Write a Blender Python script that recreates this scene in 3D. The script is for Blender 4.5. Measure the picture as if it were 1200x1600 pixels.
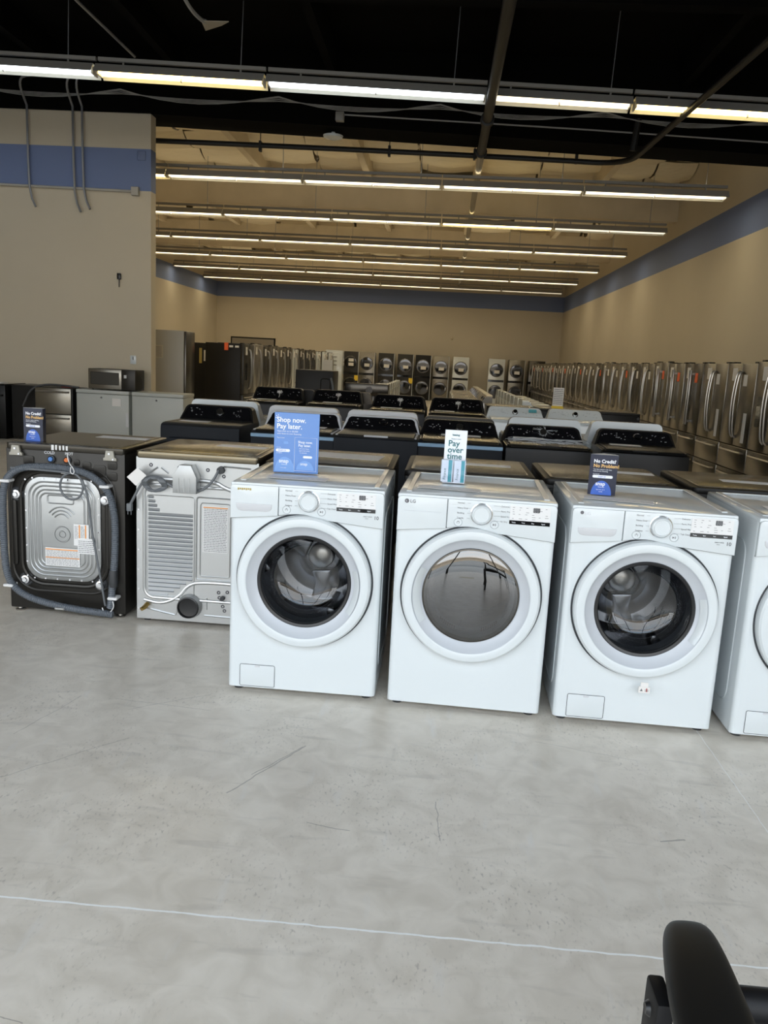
import bpy, bmesh, math, random
from mathutils import Vector, Matrix
S = bpy.context.scene
for o in list(bpy.data.objects): bpy.data.objects.remove(o)
C = S.collection
PI = math.pi
# ------------------------------------------------------------------ camera
cd = bpy.data.cameras.new('camera'); cam = bpy.data.objects.new('camera', cd); C.objects.link(cam)
F = Vector((-0.0573, 0.9814, -0.1831)).normalized(); R0 = Vector((0.9963, 0.0678, 0.0521))
R_ = (R0 - F * R0.dot(F)).normalized(); U_ = R_.cross(F)
M = Matrix((R_, U_, -F)).transposed().to_4x4(); M.translation = (0, 0, 1.5369)
cam.matrix_world = M
cd.sensor_width = 36; cd.lens = 1260.07 / 1600 * 36; cd.clip_start = .02; cd.clip_end = 300
S.camera = cam
# ------------------------------------------------------------------ view + light
S.view_settings.view_transform = 'Standard'; S.view_settings.look = 'None'
S.view_settings.gamma = 1; S.view_settings.use_curve_mapping = False
S.view_settings.exposure = 0.0
SKY = 4.1; SUN = 3.2; TUBE = 13.5; TUBE_FRONT = 5.0
w = bpy.data.worlds.new('sky'); S.world = w; w.use_nodes = True
nt = w.node_tree; N = nt.nodes; L = nt.links
bg = N['Background']; bg.inputs[1].default_value = SKY
tc = N.new('ShaderNodeTexCoord'); sep = N.new('ShaderNodeSeparateXYZ'); L.new(tc.outputs['Generated'], sep.inputs[0])
rmp = N.new('ShaderNodeValToRGB'); L.new(sep.outputs[2], rmp.inputs[0])
rmp.color_ramp.elements[0].position = 0.0; rmp.color_ramp.elements[0].color = (.985, 1, .985, 1)
rmp.color_ramp.elements[1].position = .7; rmp.color_ramp.elements[1].color = (.56, .74, .95, 1)
cn = N.new('ShaderNodeTexNoise'); cn.inputs['Scale'].default_value = 3.2; cn.inputs['Detail'].default_value = 7
mp_ = N.new('ShaderNodeMapping'); mp_.inputs['Scale'].default_value = (1, 1, 2.6)
L.new(tc.outputs['Generated'], mp_.inputs[0]); L.new(mp_.outputs[0], cn.inputs[0])
cr = N.new('ShaderNodeValToRGB'); L.new(cn.outputs[0], cr.inputs[0])
cr.color_ramp.elements[0].position = .47; cr.color_ramp.elements[1].position = .62
mx = N.new('ShaderNodeMix'); mx.data_type = 'RGBA'
L.new(cr.outputs[0], mx.inputs[0]); L.new(rmp.outputs[0], mx.inputs[6]); mx.inputs[7].default_value = (1, .98, .96, 1)
L.new(mx.outputs[2], bg.inputs[0])
sd = bpy.data.lights.new('sun', 'SUN'); sd.energy = SUN; sd.angle = .01; sd.color = (1, .95, .86)
sun = bpy.data.objects.new('sun', sd); C.objects.link(sun); sun.rotation_euler = (math.radians(-38), math.radians(14), 0)

# ------------------------------------------------------------------ materials
MAT = {}
def mat(name, col=(.5, .5, .5), rough=.5, metal=0, emit=0, coat=0, ecol=None, spec=.5):
    m = bpy.data.materials.new(name); m.use_nodes = True
    b = m.node_tree.nodes['Principled BSDF']
    b.inputs['Base Color'].default_value = (*col, 1); b.inputs['Roughness'].default_value = rough
    b.inputs['Metallic'].default_value = metal; b.inputs['Coat Weight'].default_value = coat; b.inputs['Coat Roughness'].default_value = .04
    b.inputs['Specular IOR Level'].default_value = spec
    if emit:
        b.inputs['Emission Color'].default_value = (*(ecol or col), 1); b.inputs['Emission Strength'].default_value = emit
    MAT[name] = m; return m
def nodes(m): return m.node_tree.nodes, m.node_tree.links, m.node_tree.nodes['Principled BSDF']
def bump(m, scale=20, strength=.1, dist=.01, stretch=(1, 1, 1), detail=3):
    N, L, b = nodes(m)
    t = N.new('ShaderNodeTexCoord'); mp = N.new('ShaderNodeMapping'); mp.inputs['Scale'].default_value = stretch
    n = N.new('ShaderNodeTexNoise'); n.inputs['Scale'].default_value = scale; n.inputs['Detail'].default_value = detail
    bp = N.new('ShaderNodeBump'); bp.inputs['Strength'].default_value = strength; bp.inputs['Distance'].default_value = dist
    L.new(t.outputs['Object'], mp.inputs[0]); L.new(mp.outputs[0], n.inputs[0]); L.new(n.outputs[0], bp.inputs['Height']); L.new(bp.outputs[0], b.inputs['Normal'])
    return n
def vary(m, c1, c2, scale=4, stretch=(1, 1, 1), lo=.35, hi=.65, coord='Object'):
    N, L, b = nodes(m)
    t = N.new('ShaderNodeTexCoord'); mp = N.new('ShaderNodeMapping'); mp.inputs['Scale'].default_value = stretch
    n = N.new('ShaderNodeTexNoise'); n.inputs['Scale'].default_value = scale; n.inputs['Detail'].default_value = 6
    r = N.new('ShaderNodeValToRGB'); r.color_ramp.elements[0].position = lo; r.color_ramp.elements[1].position = hi
    r.color_ramp.elements[0].color = (*c1, 1); r.color_ramp.elements[1].color = (*c2, 1)
    L.new(t.outputs[coord], mp.inputs[0]); L.new(mp.outputs[0], n.inputs[0]); L.new(n.outputs[0], r.inputs[0]); L.new(r.outputs[0], b.inputs['Base Color'])
    return r
mat('white_enamel', (.63, .672, .69), .16, coat=.35)
mat('white_plastic', (.63, .672, .69), .22, coat=.3)
mat('pale_grey_plastic', (.55, .56, .58), .3)
mat('light_grey_plastic', (.53, .56, .60), .28)
mat('seam', (.05, .055, .06), .5)
mat('ink', (.12, .12, .13), .6)
mat('black_plastic', (.012, .012, .013), .3)
mat('black_gloss', (.006, .006, .007), .06, coat=.6)
mat('rubber', (.035, .037, .04), .5)
mat('hose_grey', (.10, .115, .135), .42)
mat('cord_grey', (.13, .14, .15), .5)
mat('graphite', (.028, .026, .023), .36, .5)
mat('graphite_dark', (.010, .0095, .009), .45, .2, spec=.3)
mat('black_enamel', (.004, .004, .0042), .3, spec=.18)
mat('blue_grey_enamel', (.009, .011, .015), .55, spec=.18)
mat('chrome', (.75, .76, .78), .12, 1)
mat('drum_steel', (.17, .175, .185), .24, 1)
mat('galvanized', (.40, .41, .41), .36, .8); bump(MAT['galvanized'], 8, .10, .02, (1, 1, 1))
vary(MAT['galvanized'], (.34, .35, .35), (.43, .44, .44), 3)
mat('bright_steel', (.52, .53, .53), .32, .85)
mat('stainless', (.23, .215, .185), .27, .95)
mat('stainless_light', (.40, .38, .35), .28, .9)
mat('stainless_dark', (.085, .078, .068), .25, .9)
mat('lid_graphite', (.045, .040, .032), .24, .7)
mat('lid_bronze', (.17, .145, .10), .2, .85)
mat('plastic_wrap', (.50, .52, .55), .08, .1, coat=1); bump(MAT['plastic_wrap'], 30, .8, .02, (1, 3, 1))
mat('blue_film', (.26, .40, .55), .25)
mat('paper', (.72, .70, .68), .6)
mat('label_white', (.72, .72, .72), .5)
mat('orange', (.75, .30, .06), .5)
mat('orange_tag', (.80, .13, .03), .5)
mat('yellow_tag', (.85, .60, .05), .5)
mat('foil_yellow', (.42, .33, .10), .35)
mat('sign_blue', (.13, .27, .62), .18, coat=.5)
mat('sign_blue_mid', (.19, .36, .72), .4)
mat('sign_navy', (.012, .016, .04), .3)
mat('sign_round', (.045, .13, .52), .4)
mat('sign_white', (.85, .87, .92), .5)
mat('sign_teal', (.03, .36, .42), .5)
mat('teal_text', (.02, .16, .18), .5)
mat('sign_gold', (.72, .45, .16), .5)
mat('valve_blue', (.08, .22, .55), .4); mat('valve_orange', (.65, .16, .03), .4)
mat('brass', (.55, .38, .12), .3, .9)
mat('chair_black', (.006, .006, .006), .45, spec=.3); bump(MAT['chair_black'], 400, .05, .001)
mat('chair_metal', (.010, .010, .011), .5, .2, spec=.3)
mat('cream_paint', (.56, .49, .36), .75)
mat('pipe_black', (.006, .006, .006), .55)
mat('pipe_cream', (.42, .37, .28), .6)
mat('conduit', (.30, .31, .33), .4, .6)
mat('conduit_painted', (.42, .40, .36), .6)
mat('black_paint', (.0026, .0023, .0018), .95, spec=.1)
mat('girder', (.46, .385, .265), .8); vary(MAT['girder'], (.62, .53, .38), (.70, .60, .44), 1.5)
mat('blanket', (.82, .72, .53), .7); bump(MAT['blanket'], 3, .5, .05, (1, 4, 1))
mat('fixture_grey', (.30, .29, .27), .5)
mat('fixture_white', (.62, .60, .55), .45)
mat('freezer_white', (.44, .46, .44), .4)
mat('fridge_grey', (.34, .32, .27), .5)
mat('asphalt', (.32, .31, .30), .9); vary(MAT['asphalt'], (.26, .26, .25), (.38, .37, .35), 2)
mat('mullion', (.02, .02, .02), .4, .5)
mat('outside_wall', (.62, .52, .40), .8)
mat('concrete_outside', (.60, .58, .54), .9)
mat('stripe_blue', (.14, .18, .32), .6)
mat('fixture_inner', (.72, .70, .62), .5)
mat('red', (.30, .02, .02), .5)
mat('lcd', (.10, .35, .40), .3)
mat('digit', (.02, .02, .025), .3)
mat('wire_white', (.36, .36, .35), .6)

def walls_material(name, z1, z2):
    m = mat(name, (.6, .53, .4), .7); N, L, b = nodes(m)
    g = N.new('ShaderNodeTexCoord'); s = N.new('ShaderNodeSeparateXYZ'); L.new(g.outputs['Object'], s.inputs[0])
    a = N.new('ShaderNodeMath'); a.operation = 'GREATER_THAN'; a.inputs[1].default_value = z1; L.new(s.outputs[2], a.inputs[0])
    c = N.new('ShaderNodeMath'); c.operation = 'LESS_THAN'; c.inputs[1].default_value = z2; L.new(s.outputs[2], c.inputs[0])
    d = N.new('ShaderNodeMath'); d.operation = 'MULTIPLY'; L.new(a.outputs[0], d.inputs[0]); L.new(c.outputs[0], d.inputs[1])
    n = N.new('ShaderNodeTexNoise'); n.inputs['Scale'].default_value = .8; n.inputs['Detail'].default_value = 6; L.new(g.outputs['Object'], n.inputs[0])
    r = N.new('ShaderNodeValToRGB'); r.color_ramp.elements[0].color = (.52, .46, .35, 1); r.color_ramp.elements[1].color = (.60, .53, .41, 1); L.new(n.outputs[0], r.inputs[0])
    x = N.new('ShaderNodeMix'); x.data_type = 'RGBA'; L.new(d.outputs[0], x.inputs[0]); L.new(r.outputs[0], x.inputs[6]); x.inputs[7].default_value = (.155, .205, .37, 1)
    L.new(x.outputs[2], b.inputs['Base Color'])
    n2 = N.new('ShaderNodeTexNoise'); n2.inputs['Scale'].default_value = 60; L.new(g.outputs['Object'], n2.inputs[0])
    bp = N.new('ShaderNodeBump'); bp.inputs['Strength'].default_value = .06; L.new(n2.outputs[0], bp.inputs['Height']); L.new(bp.outputs[0], b.inputs['Normal'])
    return m
walls_material('wall_paint', 4.0, 4.63)

def glass(name, tint, base=.05, gain=.5):
    m = bpy.data.materials.new(name); m.use_nodes = True; N = m.node_tree.nodes; L = m.node_tree.links
    out = N['Material Output']; N.remove(N['Principled BSDF'])
    t = N.new('ShaderNodeBsdfTransparent'); t.inputs[0].default_value = (*tint, 1)
    g = N.new('ShaderNodeBsdfGlossy'); g.inputs['Roughness'].default_value = .01; g.inputs[0].default_value = (1, 1, 1, 1)
    f = N.new('ShaderNodeLayerWeight'); f.inputs[0].default_value = .5
    p = N.new('ShaderNodeMath'); p.operation = 'POWER'; L.new(f.outputs['Facing'], p.inputs[0]); p.inputs[1].default_value = 3.5
    a = N.new('ShaderNodeMath'); a.operation = 'MULTIPLY_ADD'; L.new(p.outputs[0], a.inputs[0]); a.inputs[1].default_value = gain; a.inputs[2].default_value = base
    x = N.new('ShaderNodeMixShader'); L.new(a.outputs[0], x.inputs[0]); L.new(t.outputs[0], x.inputs[1]); L.new(g.outputs[0], x.inputs[2])
    L.new(x.outputs[0], out.inputs[0]); MAT[name] = m; return m
glass('door_glass', (.80, .82, .84), .06, .45); glass('dark_glass', (.16, .16, .165), .16, .5); glass('acrylic', (.93, .95, .98))

def drum_perf():
    m = MAT['drum_perforated'] = mat('drum_perforated', (.3, .3, .3), .2, 1); N, L, b = nodes(m)
    g = N.new('ShaderNodeTexCoord'); s = N.new('ShaderNodeSeparateXYZ'); L.new(g.outputs['Object'], s.inputs[0])
    def mth(op, a, bb=None):
        n = N.new('ShaderNodeMath'); n.operation = op
        for i, v in ((0, a), (1, bb)):
            if v is None: continue
            if isinstance(v, (int, float)): n.inputs[i].default_value = v
            else: L.new(v, n.inputs[i])
        return n.outputs[0]
    zz = mth('SUBTRACT', s.outputs[2], .547)
    an = mth('ARCTAN2', zz, s.outputs[0])
    u = mth('MULTIPLY', an, 14.0); v = mth('MULTIPLY', s.outputs[1], 55.0)
    row = mth('MULTIPLY', mth('FLOOR', v), .5)
    fu = mth('SUBTRACT', mth('FRACT', mth('ADD', u, row)), .5); fv = mth('SUBTRACT', mth('FRACT', v), .5)
    d = mth('SQRT', mth('ADD', mth('MULTIPLY', fu, fu), mth('MULTIPLY', fv, fv)))
    k = mth('LESS_THAN', d, .2)
    x = N.new('ShaderNodeMix'); x.data_type = 'RGBA'; L.new(k, x.inputs[0]); x.inputs[6].default_value = (.26, .265, .28, 1); x.inputs[7].default_value = (.01, .01, .01, 1)
    L.new(x.outputs[2], b.inputs['Base Color'])
drum_perf()

def floor_mat():
    m = mat('floor_concrete', (.4, .4, .4), .35); N, L, b = nodes(m)
    tc = N.new('ShaderNodeTexCoord'); P = tc.outputs['Object']
    def noise(sc, det=5, st=(1, 1, 1), rot=0, dist=0):
        mp = N.new('ShaderNodeMapping'); mp.inputs['Scale'].default_value = st; mp.inputs['Rotation'].default_value = (0, 0, rot); L.new(P, mp.inputs[0])
        n = N.new('ShaderNodeTexNoise'); n.inputs['Scale'].default_value = sc; n.inputs['Detail'].default_value = det; n.inputs['Distortion'].default_value = dist; L.new(mp.outputs[0], n.inputs[0]); return n.outputs[0]
    def ramp(v, p0, c0, p1, c1):
        r = N.new('ShaderNodeValToRGB'); r.color_ramp.elements[0].position = p0; r.color_ramp.elements[1].position = p1
        r.color_ramp.elements[0].color = c0 if len(c0) == 4 else (*c0, 1); r.color_ramp.elements[1].color = c1 if len(c1) == 4 else (*c1, 1); L.new(v, r.inputs[0]); return r.outputs[0]
    def mix(f, a, bb, mode='MIX'):
        x = N.new('ShaderNodeMix'); x.data_type = 'RGBA'; x.blend_type = mode
        if isinstance(f, (int, float)): x.inputs[0].default_value = f
        else: L.new(f, x.inputs[0])
        for i, v in ((6, a), (7, bb)):
            if isinstance(v, tuple): x.inputs[i].default_value = v
            else: L.new(v, x.inputs[i])
        return x.outputs[2]
    def mth(op, a, bb=None, c=None):
        n = N.new('ShaderNodeMath'); n.operation = op
        for i, v in ((0, a), (1, bb), (2, c)):
            if v is None: continue
            if isinstance(v, (int, float)): n.inputs[i].default_value = v
            else: L.new(v, n.inputs[i])
        return n.outputs[0]
    base = ramp(noise(1.1, 8, dist=.6), .32, (.60, .545, .465), .68, (.76, .705, .615))
    base = mix(.55, base, ramp(noise(9, 10, dist=.8), .35, (.58, .525, .445), .66, (.78, .72, .635)))
    # small pits, smudges and pale scuffs
    pits = ramp(noise(95, 6, (1, .5, 1), .4), .57, (0, 0, 0), .70, (1, 1, 1))
    pmask = ramp(noise(2.6, 4), .44, (0, 0, 0), .6, (1, 1, 1))
    base = mix(mth('MULTIPLY', mth('MULTIPLY', pits, pmask), .5), base, (.24, .215, .185, 1))
    streak = ramp(noise(20, 7, (.16, 1, 1), .35, .5), .60, (0, 0, 0), .70, (1, 1, 1))
    base = mix(mth('MULTIPLY', streak, .20), base, (.30, .275, .245, 1))
    pale = ramp(noise(16, 6, (1, .18, 1), 1.2), .62, (0, 0, 0), .74, (1, 1, 1))
    base = mix(mth('MULTIPLY', pale, .4), base, (.70, .685, .66, 1))
    sep = N.new('ShaderNodeSeparateXYZ'); L.new(P, sep.inputs[0]); X, Y = sep.outputs[0], sep.outputs[1]
    wob = mth('MULTIPLY', mth('SUBTRACT', noise(14, 4), .5), .012); wob2 = mth('MULTIPLY', mth('SUBTRACT', noise(9, 4), .5), .03)
    # fine dark scratches: a few long segments drawn by hand (x0,y0,x1,y1)
    def seg(x0, y0, x1, y1, w):
        dx, dy = x1 - x0, y1 - y0; l = math.hypot(dx, dy); ux, uy = dx / l, dy / l
        px = mth('SUBTRACT', X, x0); py = mth('SUBTRACT', Y, y0)
        t = mth('ADD', mth('MULTIPLY', px, ux), mth('MULTIPLY', py, uy)); n_ = mth('ADD', mth('SUBTRACT', mth('MULTIPLY', px, uy), mth('MULTIPLY', py, ux)), wob2)
        a = mth('LESS_THAN', mth('ABSOLUTE', n_), w); b2 = mth('MULTIPLY', mth('GREATER_THAN', t, 0), mth('LESS_THAN', t, l)); return mth('MULTIPLY', a, b2)
    tot = None
    for sg in SCR:
        k = seg(*sg); tot = k if tot is None else mth('MAXIMUM', tot, k)
    base = mix(mth('MULTIPLY', tot, .5), base, (.13, .12, .11, 1))
    # filled saw joints
    j1 = mth('LESS_THAN', mth('ABSOLUTE', mth('ADD', mth('SUBTRACT', Y, 1.965), wob)), mth('ADD', .0018, mth('MULTIPLY', noise(30, 2), .0035)))
    j2 = mth('LESS_THAN', mth('ABSOLUTE', mth('ADD', mth('SUBTRACT', X, 1.24), wob)), .0017)
    jj = mth('MAXIMUM', j1, mth('MULTIPLY', j2, .75))
    base = mix(jj, base, (.88, .88, .86, 1))
    L.new(base, b.inputs['Base Color'])
    r = mth('ADD', .20, mth('MULTIPLY', noise(5, 5), .26)); L.new(r, b.inputs['Roughness'])
    bp = N.new('ShaderNodeBump'); bp.inputs['Strength'].default_value = .05; L.new(noise(25, 6), bp.inputs['Height']); L.new(bp.outputs[0], b.inputs['Normal'])
SCR = [(-.66, 2.60, -.44, 3.00, .0026), (-.60, 2.74, -.45, 2.99, .002), (.10, 2.42, .085, 2.66, .0016), (-1.5, 2.55, -1.15, 2.95, .0014),
       (-1.25, 3.2, -.95, 3.42, .0014), (-1.35, 3.3, -.9, 3.25, .0012), (.84, 2.53, .93, 2.55, .004), (-.35, 2.46, -.2, 2.43, .002), (.5, 3.2, .9, 3.1, .0012),
       (-1.1, 1.62, -.86, 1.55, .0015), (-1.6, 2.9, -1.5, 3.3, .0013)]
floor_mat()

# ------------------------------------------------------------------ mesh builder
class MB:
    def __init__(s): s.bm = bmesh.new()
    def _b(s, vs, fs):
        v = [s.bm.verts.new(p) for p in vs]; out = []
        for f in fs:
            try: out.append(s.bm.faces.new([v[i] for i in f]))
            except ValueError: pass
        return v, out
    def box(s, x0, x1, y0, y1, z0, z1, bev=0, seg=2, m=0):
        v, f = s._b([(x0, y0, z0), (x1, y0, z0), (x1, y1, z0), (x0, y1, z0), (x0, y0, z1), (x1, y0, z1), (x1, y1, z1), (x0, y1, z1)],
                    [(0, 3, 2, 1), (4, 5, 6, 7), (0, 1, 5, 4), (1, 2, 6, 5), (2, 3, 7, 6), (3, 0, 4, 7)])
        for a in f: a.material_index = m
        if bev:
            es = list({e for a in f for e in a.edges})
            bmesh.ops.bevel(s.bm, geom=es, offset=bev, segments=seg, profile=.5, affect='EDGES')
        return s
    def prism(s, poly, d0, d1, plane='xz', bev=0, m=0):
        # poly: 2D points, extruded along the remaining axis
        def P(a, b, d): return {'xz': (a, d, b), 'xy': (a, b, d), 'yz': (d, a, b)}[plane]
        n = len(poly); vs = [P(a, b, d0) for a, b in poly] + [P(a, b, d1) for a, b in poly]
        fs = [tuple(range(n)), tuple(range(2 * n - 1, n - 1, -1))] + [(i, i + n, (i + 1) % n + n, (i + 1) % n) for i in range(n)]
        v, f = s._b(vs, fs)
        for a in f: a.material_index = m
        bmesh.ops.recalc_face_normals(s.bm, faces=f)
        if bev:
            es = list({e for a in f[:2] for e in a.edges})
            bmesh.ops.bevel(s.bm, geom=es, offset=bev, segments=2, profile=.5, affect='EDGES')
        return s
    def lathe(s, prof, c=(0, 0, 0), axis='y', n=64, a0=0, a1=2 * PI, m=0):
        # prof: (radius, along axis)
        full = abs(a1 - a0 - 2 * PI) < 1e-6; k = n if full else n + 1; rings = []
        for r, t in prof:
            ring = []
            for i in range(k):
                a = a0 + (a1 - a0) * i / n; p, q = r * math.cos(a), r * math.sin(a)
                co = {'y': (c[0] + p, c[1] + t, c[2] + q), 'z': (c[0] + p, c[1] + q, c[2] + t), 'x': (c[0] + t, c[1] + p, c[2] + q)}[axis]
                ring.append(s.bm.verts.new(co))
                if r == 0: ring = ring * k; break
            rings.append(ring)
        fl = []
        for A, B in zip(rings, rings[1:]):
            for i in range(k if full else k - 1):
                j = (i + 1) % k
                vs = [A[i], A[j], B[j], B[i]]; u = []
                for q in vs:
                    if q not in u: u.append(q)
                if len(u) > 2:
                    try: f = s.bm.faces.new(u); f.material_index = m; fl.append(f)
                    except ValueError: pass
        bmesh.ops.recalc_face_normals(s.bm, faces=fl)
        return s
    def cyl(s, c, r, d0, d1, axis='y', n=24, m=0, bev=0):
        if bev: return s.lathe([(0, d0), (r - bev, d0), (r, d0 + bev), (r, d1 - bev), (r - bev, d1), (0, d1)], c, axis, n, m=m)
        return s.lathe([(0, d0), (r, d0), (r, d1), (0, d1)], c, axis, n, m=m)
    def tube(s, pts, r, n=8, m=0, closed=False):
        pts = [Vector(p) for p in pts]; k = len(pts); rings = []
        t0 = (pts[1] - pts[0]).normalized(); up = Vector((0, 0, 1)) if abs(t0.z) < .9 else Vector((0, 1, 0))
        nrm = t0.cross(up).normalized()
        for i, p in enumerate(pts):
            a = pts[max(i - 1, 0)]; b = pts[min(i + 1, k - 1)]; t = (b - a).normalized()
            nrm = (nrm - t * nrm.dot(t)).normalized(); bn = t.cross(nrm)
            rr = r[i] if isinstance(r, (list, tuple)) else r
            rings.append([s.bm.verts.new(p + (nrm * math.cos(2 * PI * j / n) + bn * math.sin(2 * PI * j / n)) * rr) for j in range(n)])
        fl = []
        for A, B in zip(rings, rings[1:]):
            for j in range(n): fl.append(s.bm.faces.new([A[j], A[(j + 1) % n], B[(j + 1) % n], B[j]]))
        fl.append(s.bm.faces.new(rings[0])); fl.append(s.bm.faces.new(rings[-1]))
        for f in fl: f.material_index = m
        bmesh.ops.recalc_face_normals(s.bm, faces=fl)
        return s
    def quad(s, a, b, c, d, m=0):
        v, f = s._b([a, b, c, d], [(0, 1, 2, 3)]); f[0].material_index = m; return s
    def plate_hole(s, x0, x1, z0, z1, cx, cz, r, y, n=96, m=0):
        ci, co = [], []
        for i in range(n):
            a = 2 * PI * i / n; dx, dz = math.cos(a), math.sin(a)
            tx = ((x1 if dx > 0 else x0) - cx) / dx if abs(dx) > 1e-9 else 1e9
            tz = ((z1 if dz > 0 else z0) - cz) / dz if abs(dz) > 1e-9 else 1e9
            t = min(tx, tz); ci.append(s.bm.verts.new((cx + r * dx, y, cz + r * dz))); co.append(s.bm.verts.new((cx + t * dx, y, cz + t * dz)))
        corner = [(x1, z1), (x0, z1), (x0, z0), (x1, z0)]
        for i in range(n):
            j = (i + 1) % n; f = s.bm.faces.new([ci[i], co[i], co[j], ci[j]]); f.material_index = m
            p, q = co[i].co, co[j].co
            if abs(p.x - q.x) > 1e-6 and abs(p.z - q.z) > 1e-6:
                for X, Z in corner:
                    if min(abs(p.x - X), abs(q.x - X)) < 1e-6 and min(abs(p.z - Z), abs(q.z - Z)) < 1e-6:
                        v = s.bm.verts.new((X, y, Z)); s.bm.faces.new([co[i], v, co[j]]).material_index = m
        return s
    def xform(s, mtx):
        bmesh.ops.transform(s.bm, matrix=mtx, verts=s.bm.verts); return s
    def build(s, name, mats, parent=None, smooth=True, loc=None, rot=None):
        me = bpy.data.meshes.new(name); s.bm.normal_update(); s.bm.to_mesh(me); s.bm.free()
        if isinstance(mats, str): mats = [mats]
        for k in mats: me.materials.append(MAT[k])
        if smooth:
            for p in me.polygons: p.use_smooth = True
            me.set_sharp_from_angle(angle=math.radians(32))
        o = bpy.data.objects.new(name, me); C.objects.link(o)
        if parent: o.parent = parent
        if loc: o.location = loc
        if rot: o.rotation_euler = rot
        return o
def tag(o, label, cat, group=None, kind=None):
    o['label'] = label; o['category'] = cat
    if group: o['group'] = group
    if kind: o['kind'] = kind
    return o
def thing(name, label, cat, loc=(0, 0, 0), rz=0, group=None):
    o = bpy.data.objects.new(name, None); C.objects.link(o); o.location = loc; o.rotation_euler = (0, 0, rz); o.empty_display_size = .1
    return tag(o, label, cat, group)
def struct(o): o['kind'] = 'structure'; return o
def dup(root, loc, rz=0, label=None, group=None):
    r = root.copy(); C.objects.link(r); r.location = loc; r.rotation_euler = (0, 0, rz)
    if label: r['label'] = label
    if group: r['group'] = group
    for ch in list(root.children):
        c = ch.copy(); C.objects.link(c); c.parent = r
        for g in ch.children:
            d = g.copy(); C.objects.link(d); d.parent = c
    return r
def text_mesh(s, size, ext=.0004, bold=0, align='LEFT'):
    cu = bpy.data.curves.new('t', 'FONT'); cu.body = s; cu.size = size; cu.extrude = ext; cu.offset = bold; cu.align_x = align; cu.resolution_u = 3
    o = bpy.data.objects.new('t', cu); C.objects.link(o); bpy.context.view_layer.update()
    me = bpy.data.meshes.new_from_object(o.evaluated_get(bpy.context.evaluated_depsgraph_get()))
    bpy.data.objects.remove(o); bpy.data.curves.remove(cu); return me
def text(name, lines, m, parent, plane='front'):
    # lines: (string, size, x, z, y[, bold]); on a plane facing -y
    bm = bmesh.new()
    for ln in lines:
        s, size, x, z, y = ln[:5]; me = text_mesh(s, size, bold=ln[5] if len(ln) > 5 else 0)
        me.transform(Matrix.Translation((x, y, z)) @ Matrix.Rotation(PI / 2, 4, 'X')); bm.from_mesh(me); bpy.data.meshes.remove(me)
    me = bpy.data.meshes.new(name); bm.to_mesh(me); bm.free(); me.materials.clear(); me.materials.append(MAT[m])
    o = bpy.data.objects.new(name, me); C.objects.link(o); o.parent = parent; return o
def rrect(x0, x1, z0, z1, r, n=5):
    p = []
    for cx, cz, a in ((x1 - r, z0 + r, -PI / 2), (x1 - r, z1 - r, 0), (x0 + r, z1 - r, PI / 2), (x0 + r, z0 + r, PI)):
        for i in range(n + 1): t = a + PI / 2 * i / n; p.append((cx + r * math.cos(t), cz + r * math.sin(t)))
    return p
def loop_tube(mb, poly, y, r, n=6, m=0):
    pts = [(a, y, b) for a, b in poly]; pts.append(pts[0]); mb.tube(pts, r, n, m); return mb
def smooth_path(pts, it=2):
    pts = [Vector(p) for p in pts]
    for _ in range(it):
        q = [pts[0]]
        for a, b in zip(pts, pts[1:]): q += [a * .75 + b * .25, a * .25 + b * .75]
        q.append(pts[-1]); pts = q
    return pts

# ------------------------------------------------------------------ the room
XL, XR, YF, YB, ZC = -9.95, 5.14, -1.0, 36.0, 6.1
struct(MB().box(XL - .3, XR + .3, YF - .3, YB + .3, -.2, 0).build('floor', 'floor_concrete'))
struct(MB().box(XL - .3, XR + .3, YB, YB + .25, 0, 6.6).build('wall_back', 'wall_paint'))
struct(MB().box(XR, XR + .25, YF, YB, 0, 6.6).build('wall_right', 'wall_paint'))
struct(MB().box(XL - .25, XL, YF, YB, 0, 6.6).build('wall_left', 'wall_paint'))
pw = struct(MB().box(XL, -4.75, 13.25, 13.47, 0, 5.16).build('wall_partition', 'wall_paint'))
struct(MB().box(XL - .3, XR + .3, YF - .3, 13.95, ZC + .05, ZC + .25).build('ceiling', 'black_paint'))
# black beam closing the black painted bay; its underside follows the roof fall
b = MB(); b.prism([(XL, 5.16), (-4.75, 5.15), (XR, 4.88), (XR, ZC + .05), (XL, ZC + .05)], 13.25, 13.95, 'xz'); struct(b.build('trim_1', 'black_paint'))
# front bay purlins
for i, x in enumerate((-8.8, -6.3, -4.3, -1.9, .56, 3.35)):
    struct(MB().box(x - .06, x + .06, YF, 13.25, ZC - .35, ZC + .05).build('trim_2', 'black_paint'))
for i, y in enumerate((2.0, 6.5, 10.0)):
    struct(MB().box(XL, XR, y - .1, y + .1, ZC - .55, ZC - .0).build('trim_3', 'black_paint'))
# storefront behind the camera: header and open glazing shaped for daylight, mullions added for reflections
struct(MB().box(XL, XR, YF - .2, YF, 4.9, ZC + .1).build('wall_front', 'cream_paint'))
for i, x in enumerate([XL, -8.0, -6.2, -4.4, -2.6, -.8, 1.0, 2.8, 4.6]):
    struct(MB().box(x, x + .07, YF - .12, YF - .02, 0, 4.9).build('window_%d' % (i + 1), 'mullion'))
struct(MB().box(XL, XR, YF - .12, YF - .02, 2.75, 2.83).build('trim_4', 'mullion'))
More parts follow.
